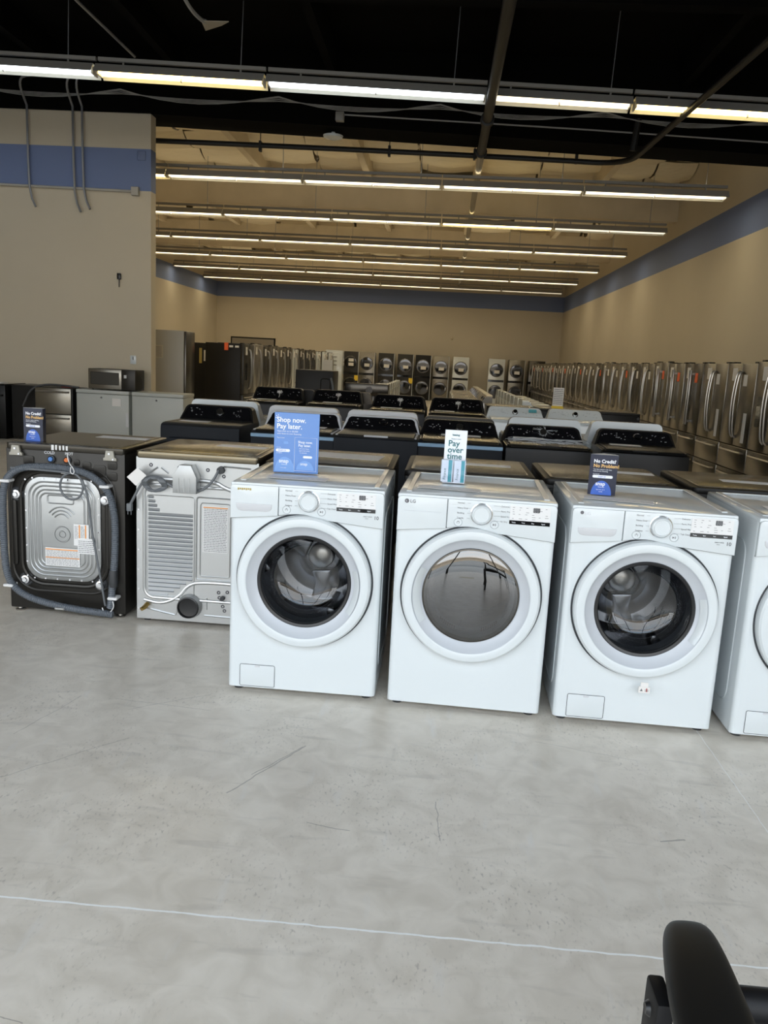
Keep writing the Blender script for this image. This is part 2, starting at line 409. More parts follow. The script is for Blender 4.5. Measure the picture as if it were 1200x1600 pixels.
# rear bay roof deck above the blankets
struct(MB().box(XL - .3, XR + .3, 13.95, YB + .3, 6.45, 6.6).build('ceiling', 'cream_paint'))
rnd = random.Random(4)
joists = [-9.2, -6.75, -4.3, -1.88, .56, 3.3, XR]
bl = MB(); rnd2 = [rnd.uniform(-.05, .05) for _ in range(20)]
prev = XL
for bi, jx in enumerate([-9.2, -7.9, -6.75, -5.5, -4.3, -3.05, -1.88, -.7, .56, 1.95, 3.3, 4.3, XR]):
    x0, x1 = prev + .02, jx - .02; prev = jx
    y = 13.95 + rnd.uniform(-.6, 0)
    while y < YB:
        wdt = rnd.uniform(1.0, 1.35); sag = rnd.uniform(.16, .30); zo = 6.02 + rnd.uniform(-.10, .06)
        nx, ny = 5, 6; vs = []
        for a in range(nx + 1):
            for c_ in range(ny + 1):
                u, v = a / nx, c_ / ny
                z = zo + rnd2[bi] - sag * math.sin(PI * v) ** .7 * (.75 + .25 * math.sin(PI * u)) + rnd.uniform(-.012, .012)
                vs.append((x0 + (x1 - x0) * u, min(max(y + (wdt - .05) * v + (.06 if 0 < u < 1 else 0) * math.sin(3 * u + bi), 13.96), YB), z))
        bl._b(vs, [(a * (ny + 1) + c_, (a + 1) * (ny + 1) + c_, (a + 1) * (ny + 1) + c_ + 1, a * (ny + 1) + c_ + 1) for a in range(nx) for c_ in range(ny)])
        y += wdt
bl_o = bl.build('ceiling', 'blanket'); bl_o['kind'] = 'structure'
for x in joists[:-1]:
    struct(MB().box(x - .07, x + .07, 13.95, YB, 5.62, 6.0).build('trim_5', 'girder'))
for y in (19.5, 26.9, 33.9):
    struct(MB().box(XL, XR, y, y + .25, 4.97, 5.72).build('trim_6', 'girder'))
# access cover and hatch details on the partition
# outside
struct(MB().box(-60, 60, -70, YF - .3, -.25, -.05).build('ground_outside', 'asphalt'))
struct(MB().box(-20, 16, -4.4, YF - .3, -.05, -.01).build('sidewalk', 'concrete_outside'))
struct(MB().box(-45, 40, -48, -44, -.05, 4.6).box(-45, 40, -43.9, -43.2, 3.2, 3.9).build('building_outside', 'outside_wall'))  # unseen building across the lot, added to show up in reflections

# ------------------------------------------------------------------ pipes, conduits, wires
def pipe(name, pts, r, m, label, cat, group=None, n=8): return tag(MB().tube(pts, r, n).build(name, m), label, cat, group)
spf = pipe('sprinkler_pipe', [(.40, 3, 4.86), (.43, 8, 4.86), (.44, 13.7, 4.86)], .066, 'pipe_black', 'thick black sprinkler pipe running toward the viewer below the near lights', 'pipe', n=14)
MB().lathe([(.066, -.07), (.095, -.06), (.095, .06), (.066, .07)], (.436, 11.9, 4.86), 'y', 16).lathe([(.066, -.04), (.09, -.03), (.09, .03), (.066, .04)], (.44, 13.6, 4.86), 'y', 16).build('coupling', 'pipe_black', spf)
pipe('sprinkler_pipe', [(.44, 13.72, 4.86), (.5, 20, 4.86), (.56, 27, 4.86), (.6, 35.9, 4.86)], .055, 'pipe_cream', 'cream sprinkler pipe running on to the back wall beneath the cream ceiling', 'pipe')
sp = thing('sprinkler_pipe', 'long black sprinkler pipe crossing just behind the black beam, with elbow at right', 'pipe', (0, 0, 0))
path = smooth_path([(-9.8, 14.1, 4.98), (-5, 14.1, 4.97), (-1, 14.1, 4.94), (1.9, 14.1, 4.90), (2.45, 14.05, 4.87), (2.78, 13.6, 4.82), (2.80, 13.0, 4.80), (2.84, 12.0, 4.80)], 2)
MB().tube(path, .042, 10).build('main_run', 'pipe_black', sp)
MB().tube([(2.84, 12.05, 4.80), (3.0, 8.6, 4.80), (3.1, 6.0, 4.80)], .042, 10).build('branch_run', 'pipe_black', sp)
MB().tube([(2.70, 13.2, 4.86), (2.73, 13.15, 5.3)], .05, 10).build('riser', 'pipe_black', sp)
for x in (-3.2, -1.05, .35, 2.0):
    MB().tube([(x, 14.1, 4.9), (x, 14.1, 6.0)], .008, 6).box(x - .02, x + .02, 14.05, 14.15, 4.86, 5.02).build('hanger_rod', 'pipe_black', sp)
pipe('conduit', [(-4.30, 7.0, 5.32), (-4.28, 9.6, 5.3), (-4.25, 11.25, 5.3)], .017, 'conduit', 'thin grey conduit slanting down under the black ceiling at upper left', 'conduit')
pipe('conduit', [(1.8, 4.7, 4.3), (2.4, 4.75, 4.26), (4, 4.8, 4.2)], .014, 'conduit', 'short grey conduit at the top right corner of the picture', 'conduit')
tag(MB().box(1.73, 1.83, 4.65, 4.75, 4.22, 4.33, .01).build('junction_box', 'conduit'), 'small grey junction box at the top right corner on the conduit', 'junction box')
tf = thing('torn_insulation', 'torn pale insulation scrap hanging from the black ceiling at the top edge', 'insulation', (-3.18, 10.0, 5.5))
MB().tube(smooth_path([(-.02, -.6, .62), (-.02, -.45, .2), (0, -.2, .02), (.0, .2, -.02), (.02, .55, .0), (.06, .62, .01)], 2), .024, 6).build('hanging_strip', 'wire_white', tf)
MB().prism([(.02, .56), (.36, .56), (.24, .68), (-.01, .85)], -.01, .0, 'xy').build('flap', 'pipe_cream', tf)
# draped cables on the beam face
def drape(y, z0, z1, x0, x1, sag, r, k, ph=0):
    pts = []; n = k * 8
    for i in range(n + 1):
        t = i / n; u = (t * k + ph) % 1; pts.append((x0 + (x1 - x0) * t, y, z0 + (z1 - z0) * t - sag * 4 * u * (1 - u)))
    return MB().tube(pts, r, 6)
for q in range(4):
    tag(drape(13.15 - .02 * q, 5.46 + .02 * q, 5.28 + .02 * q, -9.8, 5.0, .04 + .045 * q, .0065, 6, .1 + .015 * q).build('cable', 'wire_white'), 'pale cable draped in shallow loops along the black beam', 'cable', 'cables draped on the black beam')
pipe('conduit', [(-9.8, 13.1, 5.80), (-4.6, 13.1, 5.66), (5.1, 13.1, 5.5)], .014, 'conduit', 'upper straight conduit running along the black beam', 'conduit')
pipe('conduit', [(-1.7, 13.18, 5.22), (2.0, 13.18, 5.13), (5.1, 13.18, 5.03)], .012, 'wire_white', 'lower straight white conduit on the black beam, right of the smoke detector', 'conduit')
pipe('conduit', [(3.4, 13.1, 5.45), (4.4, 12.6, 5.25), (5.1, 12.4, 5.05)], .014, 'wire_white', 'white conduit bending down toward the right wall below the beam', 'conduit')
tag(MB().box(-1.83, -1.70, 13.12, 13.24, 5.12, 5.25, .01).build('junction_box', 'fixture_grey'), 'grey junction box hanging under the black beam', 'junction box')
tag(MB().lathe([(0, -.05), (.09, -.05), (.15, -.03), (.16, 0), (0, 0)], (-1.92, 13.6, 5.02), 'z', 32).tube([(-1.92, 13.6, 5.0), (-1.92, 13.6, 5.09)], .03).build('smoke_detector', 'white_plastic'), 'round white ceiling disc below the black beam', 'detector')
# conduits down the partition
for k, (x, zb, txt) in enumerate([(-6.72, 3.9, 'left of three'), (-5.98, 3.85, 'middle of three'), (-5.83, 3.9, 'right of three')]):
    pts = smooth_path([(x + .9, 12.9, 5.56 + .05 * k), (x + .12, 12.9, 5.56 + .05 * k), (x, 12.95, 5.45), (x, 13.19, 5.2)], 2) + [Vector((x, 13.19, 4.4)), Vector((x + .01, 13.19, zb + .1)), Vector((x + .06, 13.17, zb - .1)), Vector((x + .12, 13.16, zb - .22))]
    pipe('conduit', pts, .018, 'conduit', 'grey vertical conduit curling down over the blue stripe, %s' % txt, 'conduit')
cdt = thing('conduit', 'horizontal painted conduit under the blue stripe on the left partition with a small end box', 'conduit', (0, 0, 0))
MB().tube([(-9.9, 13.22, 4.04), (-5.05, 13.22, 3.985)], .02).build('run', 'conduit_painted', cdt)
MB().box(-5.05, -4.93, 13.17, 13.25, 3.92, 4.05, .008).build('end_box', 'conduit_painted', cdt)
tag(MB().box(-4.97, -4.83, 13.235, 13.25, 4.46, 4.60, .01).build('cover_plate', 'stripe_blue'), 'small square cover plate painted in the blue stripe near the partition edge', 'cover plate')
ou = thing('wall_outlet', 'small white outlet plate on the partition above the second white freezer', 'outlet', (-5.05, 13.25, 1.35))
MB().box(-.05, .05, -.012, 0, -.07, .07, .004).build('plate', 'white_plastic', ou); MB().box(-.008, .008, -.014, -.012, .0, .05).build('slot', 'ink', ou)
tag(MB().box(-5.30, -5.24, 13.2, 13.25, 2.62, 2.72, .01).tube([(-5.27, 13.22, 2.62), (-5.27, 13.22, 2.5)], .008).build('wall_hook', 'black_plastic'), 'small dark hook mounted high on the bare left partition', 'hook')  # small dark hook on the partition
tag(MB().lathe([(0, -.05), (.05, -.04), (.07, 0)], (.45, 35.99, 2.68), 'y', 16).build('wall_bump', 'girder'), 'small round bump on the back wall above the laundry towers', 'wall fitting')

# ------------------------------------------------------------------ fluorescent fixtures
WARM = (1.0, .80, .42); MILD = (1.0, .86, .60); COOL = (.86, .93, 1.0)
for nm, c_, st in (('tube_warm', (1, .78, .34), 7.0), ('tube_mild', MILD, 2.6), ('tube_cool', COOL, 4.0), ('tube_dim', (1, .9, .7), 1.1)):
    mat(nm, c_, .4, emit=st, ecol=c_)
def make_fixture(l, kind):
    m = MB(); h = l / 2
    m.prism([(-.10, .10), (.10, .10), (.175, -.02), (.170, -.022), (.095, .092), (-.095, .092), (-.170, -.012), (-.175, -.01)], -h, h, 'yz')
    for f in m.bm.faces:
        c = f.calc_center_median()
        if abs(c.x) < h - .01 and ((abs(c.z - .092) < .002) or (abs(c.y) < .1345 and .02 < c.z < .05)): f.material_index = 1
    hs = m.build('reflector', ['fixture_grey', 'fixture_inner'])
    ra = MB().box(-h, h, -.022, .022, .16, .205, 0).box(-h * .7 - .01, -h * .7 + .01, -.01, .01, .1, .16).box(h * .7 - .01, h * .7 + .01, -.01, .01, .1, .16).build('strut_rail', 'fixture_grey')
    tb = MB().cyl((0, -.055, .012), .019, -h + .03, h - .03, 'x', 12).cyl((0, .055, .012), .019, -h + .03, h - .03, 'x', 12).build('tube', 'tube_' + kind)
    sk = MB().box(h - .03, h - .01, -.09, .09, -.02, .08).build('socket', 'fixture_white'); sk2 = MB().box(-h + .01, -h + .03, -.09, .09, -.02, .08).build('socket', 'fixture_white')
    cl = MB().box(-.012, .012, -.02, .02, -.035, .10, .004).build('centre_clip', 'fixture_white')
    return [hs, ra, tb, sk, sk2, cl]
proto = {}
def fixture(x, y, z, l, kind, power, label, tilt=0, rods=True, group='fluorescent fixtures'):
    t = thing('fluorescent_fixture', label, 'ceiling light', (x, y, z), 0, group); t.rotation_euler = (0, tilt, 0)
    key = (round(l, 2), kind)
    if key not in proto: proto[key] = make_fixture(l, kind); ps = proto[key]
    else:
        ps = []
        for p in proto[key]: c = p.copy(); C.objects.link(c); ps.append(c)
    for p in ps: p.parent = t
    if rods: MB().tube([(l * .35, 0, .2), (l * .35, 0, (6.16 if y < 13 else 6.0) - z)], .006, 5).build('hanger_rod', 'conduit', t)
    if power > 0:
        ld = bpy.data.lights.new('tube_and_added_light', 'AREA'); ld.shape = 'RECTANGLE'; ld.size = l * .92; ld.size_y = .03; ld.energy = power
        ld.color = {'warm': WARM, 'mild': MILD, 'cool': COOL, 'dim': MILD}[kind]
        lo = bpy.data.objects.new('tube_and_added_light', ld); C.objects.link(lo); lo.parent = t; lo.location = (0, 0, -.009)
        u2 = ld.copy(); u2.energy = power * .2; u2.size_y = .1; uo = bpy.data.objects.new('tube_and_added_light', u2); C.objects.link(uo); uo.parent = t; uo.location = (0, 0, .215); uo.rotation_euler = (PI, 0, 0)  # added uplight above the closed reflector, brightens the ceiling blankets
        if y < 13: u2.energy = power * .02
    return t
ordn = ['first', 'second', 'third', 'fourth', 'fifth', 'sixth', 'seventh', 'eighth']
FL = 2.42
kinds = [['mild', 'mild', 'mild', 'mild', 'warm', 'warm'], ['dim', 'warm', 'mild', 'mild', 'mild', 'mild'], ['mild'] * 6, ['mild', 'mild', 'mild', 'mild', 'mild', 'mild'], ['mild'] * 6, ['dim', 'dim', 'mild', 'mild', 'mild', 'mild']]
for r_ in range(6):
    y = 14.8 + 3.75 * r_; k = 0; x = 4.68
    if r_ == 1: x = 4.68
    while x > (-5.4 if r_ == 0 else -9.7) and k < 6:
        kd = kinds[r_][k]
        fixture(x - FL / 2, y, 4.56, FL - .02, kd, TUBE * (.25 if kd == 'dim' else 1), 'fluorescent fixture in light row %s behind the beam, %s from its right end' % (['one', 'two', 'three', 'four', 'five', 'six'][r_], ordn[k]))
        x -= FL; k += 1
fr = ['cool', 'cool', 'warm', 'cool', 'cool', 'mild', 'warm', 'warm']
fl_ = [(-8.4, 'cool'), (-5.98 - .0, 'cool'), (-3.55, 'warm'), (-1.12, 'cool'), (1.31, 'cool')]
xs = [(-8.5, 2.6, 'cool'), (-5.93, 2.5, 'cool'), (-3.56, 2.22, 'warm'), (-1.03, 2.82, 'cool'), (1.29, 1.80, 'mild'), (3.62, 2.84, 'warm')]
nmz = ['far left, cut by the picture edge', 'white, left of the bright yellow one', 'bright yellow, above the partition edge', 'white, middle of the row', 'cream, right of the black pipe', 'bright yellow, at the right edge']
for i, (x, l, kd) in enumerate(xs):
    z = 5.04 - (x + 5.9) * .0262
    fixture(x, 11.05, z, l - .02, kd, TUBE_FRONT, 'near fluorescent fixture, %s' % nmz[i], tilt=.026, rods=True, group='near fluorescent fixtures')
tag(MB().box(-.35, .35, -.2, .2, 0, .05).build('bulb_plate', 'white_plastic'), '', '')
bpy.data.objects.remove(bpy.data.objects['bulb_plate'])

# ------------------------------------------------------------------ white front-load washers and dryer
ZD = .547
def arc_bottom(x):   # lower edge of the control panel
    if x < -.13: return .819
    t = (x + .13) / .473; return .842 + .012 * math.sin(min(t / .45, 1) * PI) - .03 * max(0, t - .25) / .75
def front_load(label, loc, rz, kind):
    t = thing('dryer' if kind == 'dryer' else 'washing_machine', label, 'dryer' if kind == 'dryer' else 'washer', loc, rz)
    h = .343; D = .716; r = .022
    m = MB()
    # wrap of side, back walls, rounded front corners
    out = [(-h, D)]
    for i in range(7):
        a = PI + PI / 2 * i / 6; out.append((-h + r + r * math.cos(a), r + r * math.sin(a)))
    right = [(-x, y) for x, y in reversed(out)]
    n = len(out)
    for side in (out, right):
        k = len(side); vs = [(x, y, .022) for x, y in side] + [(x, y, .965) for x, y in side]
        m._b(vs, [(i, i + 1, i + 1 + k, i + k) for i in range(k - 1)])
    m.quad((-h, D, .022), (h, D, .022), (h, D, .965), (-h, D, .965)); m.quad((-h, D, .022), (-h, 0.02, .022), (h, .02, .022), (h, D, .022))
    m.plate_hole(-h + r, h - r, .022, .965, 0, ZD, .225, 0)
    m.lathe([(.225, 0), (.225, .10)], (0, 0, ZD))
    bmesh.ops.recalc_face_normals(m.bm, faces=m.bm.faces)
    # embossed side relief
    for s in (-1, 1): loop_tube_x(m, s * h, rrect(.10, D - .06, .12, .86, .07), .004)
    m.build('cabinet', 'white_enamel', t)
    m = MB(); m.box(-h, h, -.006, D + .004, .958, .982, .008, 2)
    m.box(-h + .03, -h + .055, .05, D - .04, .981, .987, .002, 1).box(h - .055, h - .03, .05, D - .04, .981, .987, .002, 1).box(-h + .03, h - .03, D - .05, D - .03, .981, .987, .002, 1)
    m.build('top_panel', 'white_enamel', t)
    # control panel
    xsn = [-.124 + .4655 * i / 20 for i in range(21)]
    poly = [(x, arc_bottom(x)) for x in xsn] + [(.3415, .955), (.338, .966), (.325, .972), (-.124, .972)]
    MB().prism(poly, -.016, .003, 'xz', .004).build('control_panel', 'white_plastic', t)
    dr = MB().prism([(-.3415, .819), (-.127, .819 + .022), (-.127, .972), (-.325, .972), (-.338, .966), (-.3415, .955)], -.016, .003, 'xz', .004).build('detergent_drawer' if kind != 'dryer' else 'side_panel', 'white_plastic', t)
    MB().prism([(x, arc_bottom(x) - .0025) for x in [-.3415] + xsn] + [(x, arc_bottom(x) + .003) for x in reversed(xsn)] + [(-.3415, .822)], -.003, .0015, 'xz').build('panel_seam', 'seam', t)
    if kind != 'dryer':
        hb = rrect(-.316, -.152, .858, .889, .014)
        MB().prism([(-.316, .889), (-.314, .87), (-.305, .859), (-.29, .855), (-.178, .856), (-.163, .86), (-.155, .871), (-.153, .890)], -.0185, -.012, 'xz', .003).build('handle', 'pale_grey_plastic', dr)
    else:
        MB().box(-.312, -.15, -.0172, -.015, .908, .9095).build('handle_line', 'light_grey_plastic', dr)
    dx = .022 if kind == 'dryer' else .010
    if kind == 'right': dx = .028
    MB().lathe([(.048, -.014), (.048, -.017), (.044, -.019), (.044, -.016)], (dx, 0, .914)).build('dial_ring', 'chrome', t)
    MB().lathe([(.043, -.015), (.043, -.03), (.039, -.038), (.034, -.041), (.032, -.0385), (0, -.037)], (dx, 0, .914), n=48).build('dial', 'white_plastic', t)
    for q, (bx, g) in enumerate(((dx - .098, 'power'), (dx + .058, 'start'))):
        bt = MB().lathe([(0, -.0175), (.014, -.0178), (.0155, -.018), (.0165, -.0165), (.0165, -.014)], (bx, 0, .872), n=32).build('button', 'white_plastic', t)
        MB().lathe([(.0165, -.0155), (.0178, -.0182), (.0192, -.0155)], (bx, 0, .872), n=32).build('button_ring', 'chrome', bt)
        if q == 0: MB().lathe([(.0045, -.0183), (.006, -.0183)], (bx, 0, .872), n=16, a0=-.9, a1=PI + .9).box(bx - .0008, bx + .0008, -.0185, -.018, .873, .879).build('symbol', 'ink', bt)
        else: MB().prism([(bx - .007, .867), (bx + .001, .872), (bx - .007, .877)], -.0185, -.018).box(bx + .002, bx + .0035, -.0185, -.018, .867, .877).box(bx + .005, bx + .0065, -.0185, -.018, .867, .877).build('symbol', 'ink', bt)
    ls = []
    left = ['Normal', 'Heavy Duty', 'Bedding', 'Sanitary', 'Towels'] if kind != 'dryer' else ['Normal', 'Heavy Duty', 'Bedding', 'Towels']
    for i, s in enumerate(left[:4]): ls.append((s, .0095, dx - .105, .955 - .022 * i, -.0165))
    for i, s in enumerate(['Delicates', 'Perm. Press', 'Speed Wash', 'Tub Clean'] if kind != 'dryer' else ['Delicates', 'Perm. Press', 'Speed Dry', 'Air Dry']): ls.append((s, .0095, dx + .082, .951 - .022 * i, -.0165))
    text('cycle_lettering', ls, 'ink', t)
    lm = MB()
    for i in range(4):
        z = .958 - .022 * i
        if abs(z - .914) < .05: lm.box(dx - .062, dx - .049, -.0168, -.016, z, z + .0007).box(dx + .05, dx + .08, -.0168, -.016, z - .004, z - .0033)
    lm.build('cycle_tick', 'ink', t)
    px0 = .134 if kind != 'right' else .150; px0 = .142 if kind == 'dryer' else px0
    dp = MB().box(px0, px0 + .172, -.0172, -.015, .898, .962).build('display_panel', 'label_white', t)
    MB().box(px0, px0 + .172, -.0176, -.015, .881, .898).build('button_strip', 'black_gloss', dp)
    MB().box(px0 + .098, px0 + .126, -.018, -.016, .936, .957, .002, 1).build('digit_window', 'digit', dp)
    MB_d = MB()
    for gx in (px0 + .103, px0 + .114):
        for z in (.940, .9465, .953): MB_d.box(gx, gx + .007, -.0184, -.018, z, z + .0009)
        for z in (.941, .9475):
            for ex in (0, .0063): MB_d.box(gx + ex, gx + ex + .0009, -.0184, -.018, z, z + .005)
    MB_d.build('digit_segments', 'pale_grey_plastic', dp)
    rn = random.Random(3); g = MB()
    for cx in range(6):
        for rz_ in range(6):
            x = px0 + .008 + .028 * cx; z = .953 - .0095 * rz_
            if cx in (3,) and rz_ < 3: continue
            if rn.random() < .75: g.box(x + rn.uniform(0, .004), x + rn.uniform(.008, .018), -.0176, -.0172, z, z + .0016)
    g.build('setting_lettering', 'ink', dp)
    text('strip_lettering', [(s, .007, px0 + .01 + .042 * i, .887, -.0178) for i, s in enumerate(['Temp.', 'Spin', 'Soil', 'Signal'] if kind != 'dryer' else ['Temp.', 'Time', 'Dry', 'Signal'])], 'sign_white', dp)
    if kind != 'dryer': text('warranty_lettering', [('10', .022, .300, .853, -.0166, .0003), ('DIRECT DRIVE', .006, .253, .862, -.0166), ('motor', .0055, .262, .854, -.0166)], 'ink', t)
    # maker's mark top left
    lx = -.305 if kind != 'dryer' else -.302
    if kind == 'dryer':
        MB().lathe([(0, -.0172), (.0095, -.0172), (.0095, -.016)], (lx, 0, .951), n=24).build('logo_disc', 'ink', t); text('logo_face', [('L', .010, lx - .004, .948, -.0175)], 'sign_white', t)
        text('logo_lettering', [('LG', .020, lx + .014, .944, -.0166, .0004)], 'ink', t)
    elif kind == 'right':
        MB().lathe([(0, -.0172), (.0075, -.0172), (.0075, -.016)], (lx + .002, 0, .953), n=24).build('logo_disc', 'ink', t)
        text('logo_lettering', [('LG', .020, lx + .014, .944, -.0166, .0002)], 'light_grey_plastic', t)
    else:
        tp = MB()
        for i in range(7): tp.box(lx + .009 * i - .004, lx + .009 * i + .003, -.0172, -.016, .948 + .002 * (i % 2), .958)
        tp.build('old_sticker', 'foil_yellow', t)
    # door
    d = MB()
    d.lathe([(.301, .001), (.3035, -.022), (.300, -.036), (.292, -.0435), (.278, -.046), (.262, -.0465), (.257, -.044), (.250, -.036), (.222, -.016), (.212, -.010)], (0, 0, ZD), n=128)
    do = d.build('door', 'white_plastic', t)
    MB().lathe([(.2565, -.0445), (.250, -.0368), (.2225, -.0168), (.2125, -.011)], (0, 0, ZD), n=96).xform(Matrix.Translation((0, -.0006, 0))).build('inner_rim', 'light_grey_plastic', do)
    MB().lathe([(.302, .0005), (.3085, -.0035), (.312, .0005)], (0, 0, ZD), n=128).build('door_gap_shadow', 'seam', t)  # dark ring painted in for the shadow in the gap around the door
    if kind != 'dryer':
        MB().lathe([(.2130, -.013), (.209, -.016), (.199, -.013), (.195, -.006), (.198, .01)], (0, 0, ZD), n=96).build('glass_rim', 'black_plastic', do)
        MB().lathe([(.200, -.008), (.194, .02), (.184, .055), (.165, .088), (.135, .108), (.09, .118), (0, .121)], (0, 0, ZD), n=96).build('glass_bowl', 'door_glass', do)
        MB().lathe([(.224, .0), (.212, .012), (.206, .05), (.214, .07), (.205, .10), (.222, .125)], (0, 0, ZD), n=64).build('gasket', 'rubber', t)
        MB().lathe([(.222, .125), (.250, .14), (.252, .50), (.24, .53)], (0, 0, ZD), n=96).build('drum', 'drum_perforated', t)
        b_ = MB(); b_.lathe([(.245, .53), (.20, .54), (.17, .515), (.12, .50), (.09, .52), (0, .52)], (0, 0, ZD), n=64)
        for k in range(3):
            a = 2 * PI * k / 3 + .6; 
            pts = []
            for (rr, wd) in ((.07, .05), (.14, .035), (.22, .06)):
                pts.append((rr, wd))
            poly = [(math.cos(a) * r1 - math.sin(a) * w1, ZD + math.sin(a) * r1 + math.cos(a) * w1) for r1, w1 in pts] + [(math.cos(a) * r1 + math.sin(a) * w1, ZD + math.sin(a) * r1 - math.cos(a) * w1) for r1, w1 in reversed(pts)]
            b_.prism(poly, .475, .52, 'xz', .012)
        b_.build('drum_back', 'drum_steel', t)
        MB().lathe([(0, .468), (.05, .470), (.062, .478), (.066, .50)], (0, 0, ZD), n=48).build('drum_hub', 'stainless_light', t)
        for k in range(3):
            a = 2 * PI * k / 3 - .5; f = MB()
            f.prism([(-.03, -.25), (-.018, -.205), (0, -.19), (.018, -.205), (.03, -.25)], .16, .46, 'xz', .008)
            f.xform(Matrix.Translation((0, 0, ZD)) @ Matrix.Rotation(a, 4, 'Y')).build('drum_baffle', 'drum_steel', t)
        MB().lathe([(.253, -.0455), (.228, -.0245), (.2275, -.0235), (.2525, -.0445)], (0, -.0012, ZD), n=24, a0=-.55, a1=.30).build('handle', 'white_enamel', do)
        # drain hatch
        x0 = -.285; ha = MB(); ha.prism(rrect(x0, x0 + .16, .030, .132, .006), -.0022, .002, 'xz', .001); hh = ha.build('service_hatch', 'white_plastic', t)
        g = MB(); loop_tube(g, rrect(x0 - .001, x0 + .161, .029, .133, .007), -.0012, .0012, 5); g.build('hatch_gap', 'seam', hh)
        MB().box(x0 + .068, x0 + .092, -.0035, -.001, .122, .131, .001, 1).build('hatch_latch', 'pale_grey_plastic', hh)
    else:
        MB().lathe([(.2135, -.012), (.211, -.018), (.204, -.020), (.19, -.0205)], (0, 0, ZD), n=96).build('glass_rim', 'stainless_dark', do)
        MB().lathe([(.205, -.020), (.19, -.024), (.16, -.028), (.10, -.032), (0, -.034)], (0, 0, ZD), n=96).build('door_window', 'dark_glass', do)
        MB().lathe([(.222, .0), (.20, .03), (.185, .05), (.175, .045), (.168, .06), (.185, .09)], (0, 0, ZD), n=64).build('gasket', 'light_grey_plastic', t)
        MB().lathe([(.185, .09), (.25, .12), (.25, .55), (0, .56)], (0, 0, ZD), n=64).build('drum', 'stainless_light', t)
        v = MB()
        for s in (-1, 1):
            for k in range(8):
                a = -PI / 2 + s * (.35 + .06 * k); v.box(math.cos(a) * .178 - .003, math.cos(a) * .178 + .003, .036, .045, ZD + math.sin(a) * .178 - .006, ZD + math.sin(a) * .178 + .006)
        v.build('lint_vent', 'ink', t)
        MB().lathe([(.253, -.0455), (.222, -.0195), (.2215, -.0185), (.2525, -.0445)], (0, -.0012, ZD), n=24, a0=PI - .5, a1=PI + .55).build('handle', 'white_enamel', do)
    for sx in (-1, 1):
        for sy in (.05, D - .06): MB().lathe([(0, 0), (.022, 0), (.024, .008), (.014, .012), (.012, .03), (0, .03)], (sx * .30, sy, 0), 'z', 20).build('foot', 'rubber', t)
    return t
def loop_tube_x(mb, x, poly, r):
    pts = [(x, a, b) for a, b in poly]; pts.append(pts[0]); mb.tube(pts, r, 6)
front_load('white front-load washer at the left end of the near row, beside the steel-backed dryer', (-.5454, 3.4837, 0), -.0103, 'left')
front_load('white front-load dryer with dark tinted door window, second in the near row', (.1986, 3.447, 0), -.0417, 'dryer')
w3 = front_load('white front-load washer with a small tag below its door, third in the near row', (.9445, 3.4178, 0), -.0284, 'right')
front_load('white front-load washer cut off by the right picture edge', (1.7059, 3.3774, 0), -.0239, 'left')
tg = MB().box(.004, .052, -.053, -.047, .186, .213, .001, 1).box(.012, .044, -.05, -.0475, .213, .232).build('hanging_tag', 'paper', w3)
MB().prism([(.010, .194), (.022, .194), (.016, .206)], -.0535, -.053, 'xz').box(.03, .046, -.0535, -.053, .194, .196).box(.03, .046, -.0535, -.053, .200, .202).build('tag_print', 'ink', tg)
MB().box(.036, .040, -.0536, -.053, .192, .208).build('tag_arrow', 'red', tg)

# ------------------------------------------------------------------ black washer seen from behind
def lettering_block(x0, x1, z0, z1, y, rows, seed, m, parent, name='printed_text'):
    rn = random.Random(seed); b = MB(); dz = (z1 - z0) / rows
    for i in range(rows):
        x = x0; z = z1 - dz * (i + .75)
        while x < x1 - .004:
            l = min(rn.uniform(.006, .02), x1 - x); b.box(x, x + l, y - .0004, y, z, z + dz * .32); x += l + .003
    return b.build(name, m, parent, smooth=False)
bw = thing('washing_machine', 'dark washer seen from behind with a grey hose looped around a silver back plate', 'washer', (-2.0564, 4.3627, 0), -.0049)
h = .343; D = .716
cb = MB(); cb.box(-h, h, .0, D, .022, .955, .008, 2)
loop_tube(cb, rrect(-.262, .238, .175, .83, .13, 8), -.001, .013, 8)
loop_tube(cb, rrect(-.318, .285, .135, .86, .15, 8), -.0, .008, 6)
for x in (-.30, .262): cb.prism(rrect(x - .014, x + .014, .28, .66, .013), -.012, .002, 'xz', .004)
for (x0, x1, z0, z1) in ((-.24, -.18, .865, .915), (.10, .15, .84, .90), (.165, .235, .82, .885), (.24, .30, .80, .85), (.245, .30, .865, .91), (.05, .085, .875, .91)):
    cb.prism(rrect(x0, x1, z0, z1, .012), -.006, .002, 'xz', .002)
cb.build('cabinet', 'graphite', bw)
MB().prism(rrect(-.345, .345, -.006, D, .03), .948, .985, 'xy', .006).box(-.31, .31, .03, D - .03, .984, .988, .003, 1).build('top_panel', 'lid_graphite', bw)
ip = MB()
ip.prism(rrect(-.237, .205, .205, .802, .105, 8), -.012, .002, 'xz', .006)
for k, (e, r_) in enumerate(((.028, .088), (.05, .072), (.072, .055), (.092, .04))):
    loop_tube(ip, rrect(-.237 + e, .205 - e, .205 + e, .802 - e, r_, 8), -.012, .0055, 6)
for a, z in ((.05, .61), (.07, .63), (.09, .65)):
    ip.tube([(-.02 + a * math.cos(t), -.0125, .545 + a * math.sin(t)) for t in [PI * (.2 + .6 * i / 12) for i in range(13)]], .0045, 6)
for r_ in (.018, .045): ip.tube([(-.02 + r_ * math.cos(t), -.0125, .477 + r_ * math.sin(t)) for t in [2 * PI * i / 20 for i in range(21)]], .0045, 6)
loop_tube(ip, rrect(-.10, .05, .655, .70, .01), -.0125, .004, 6)
ipo = ip.build('back_plate', 'galvanized', bw)
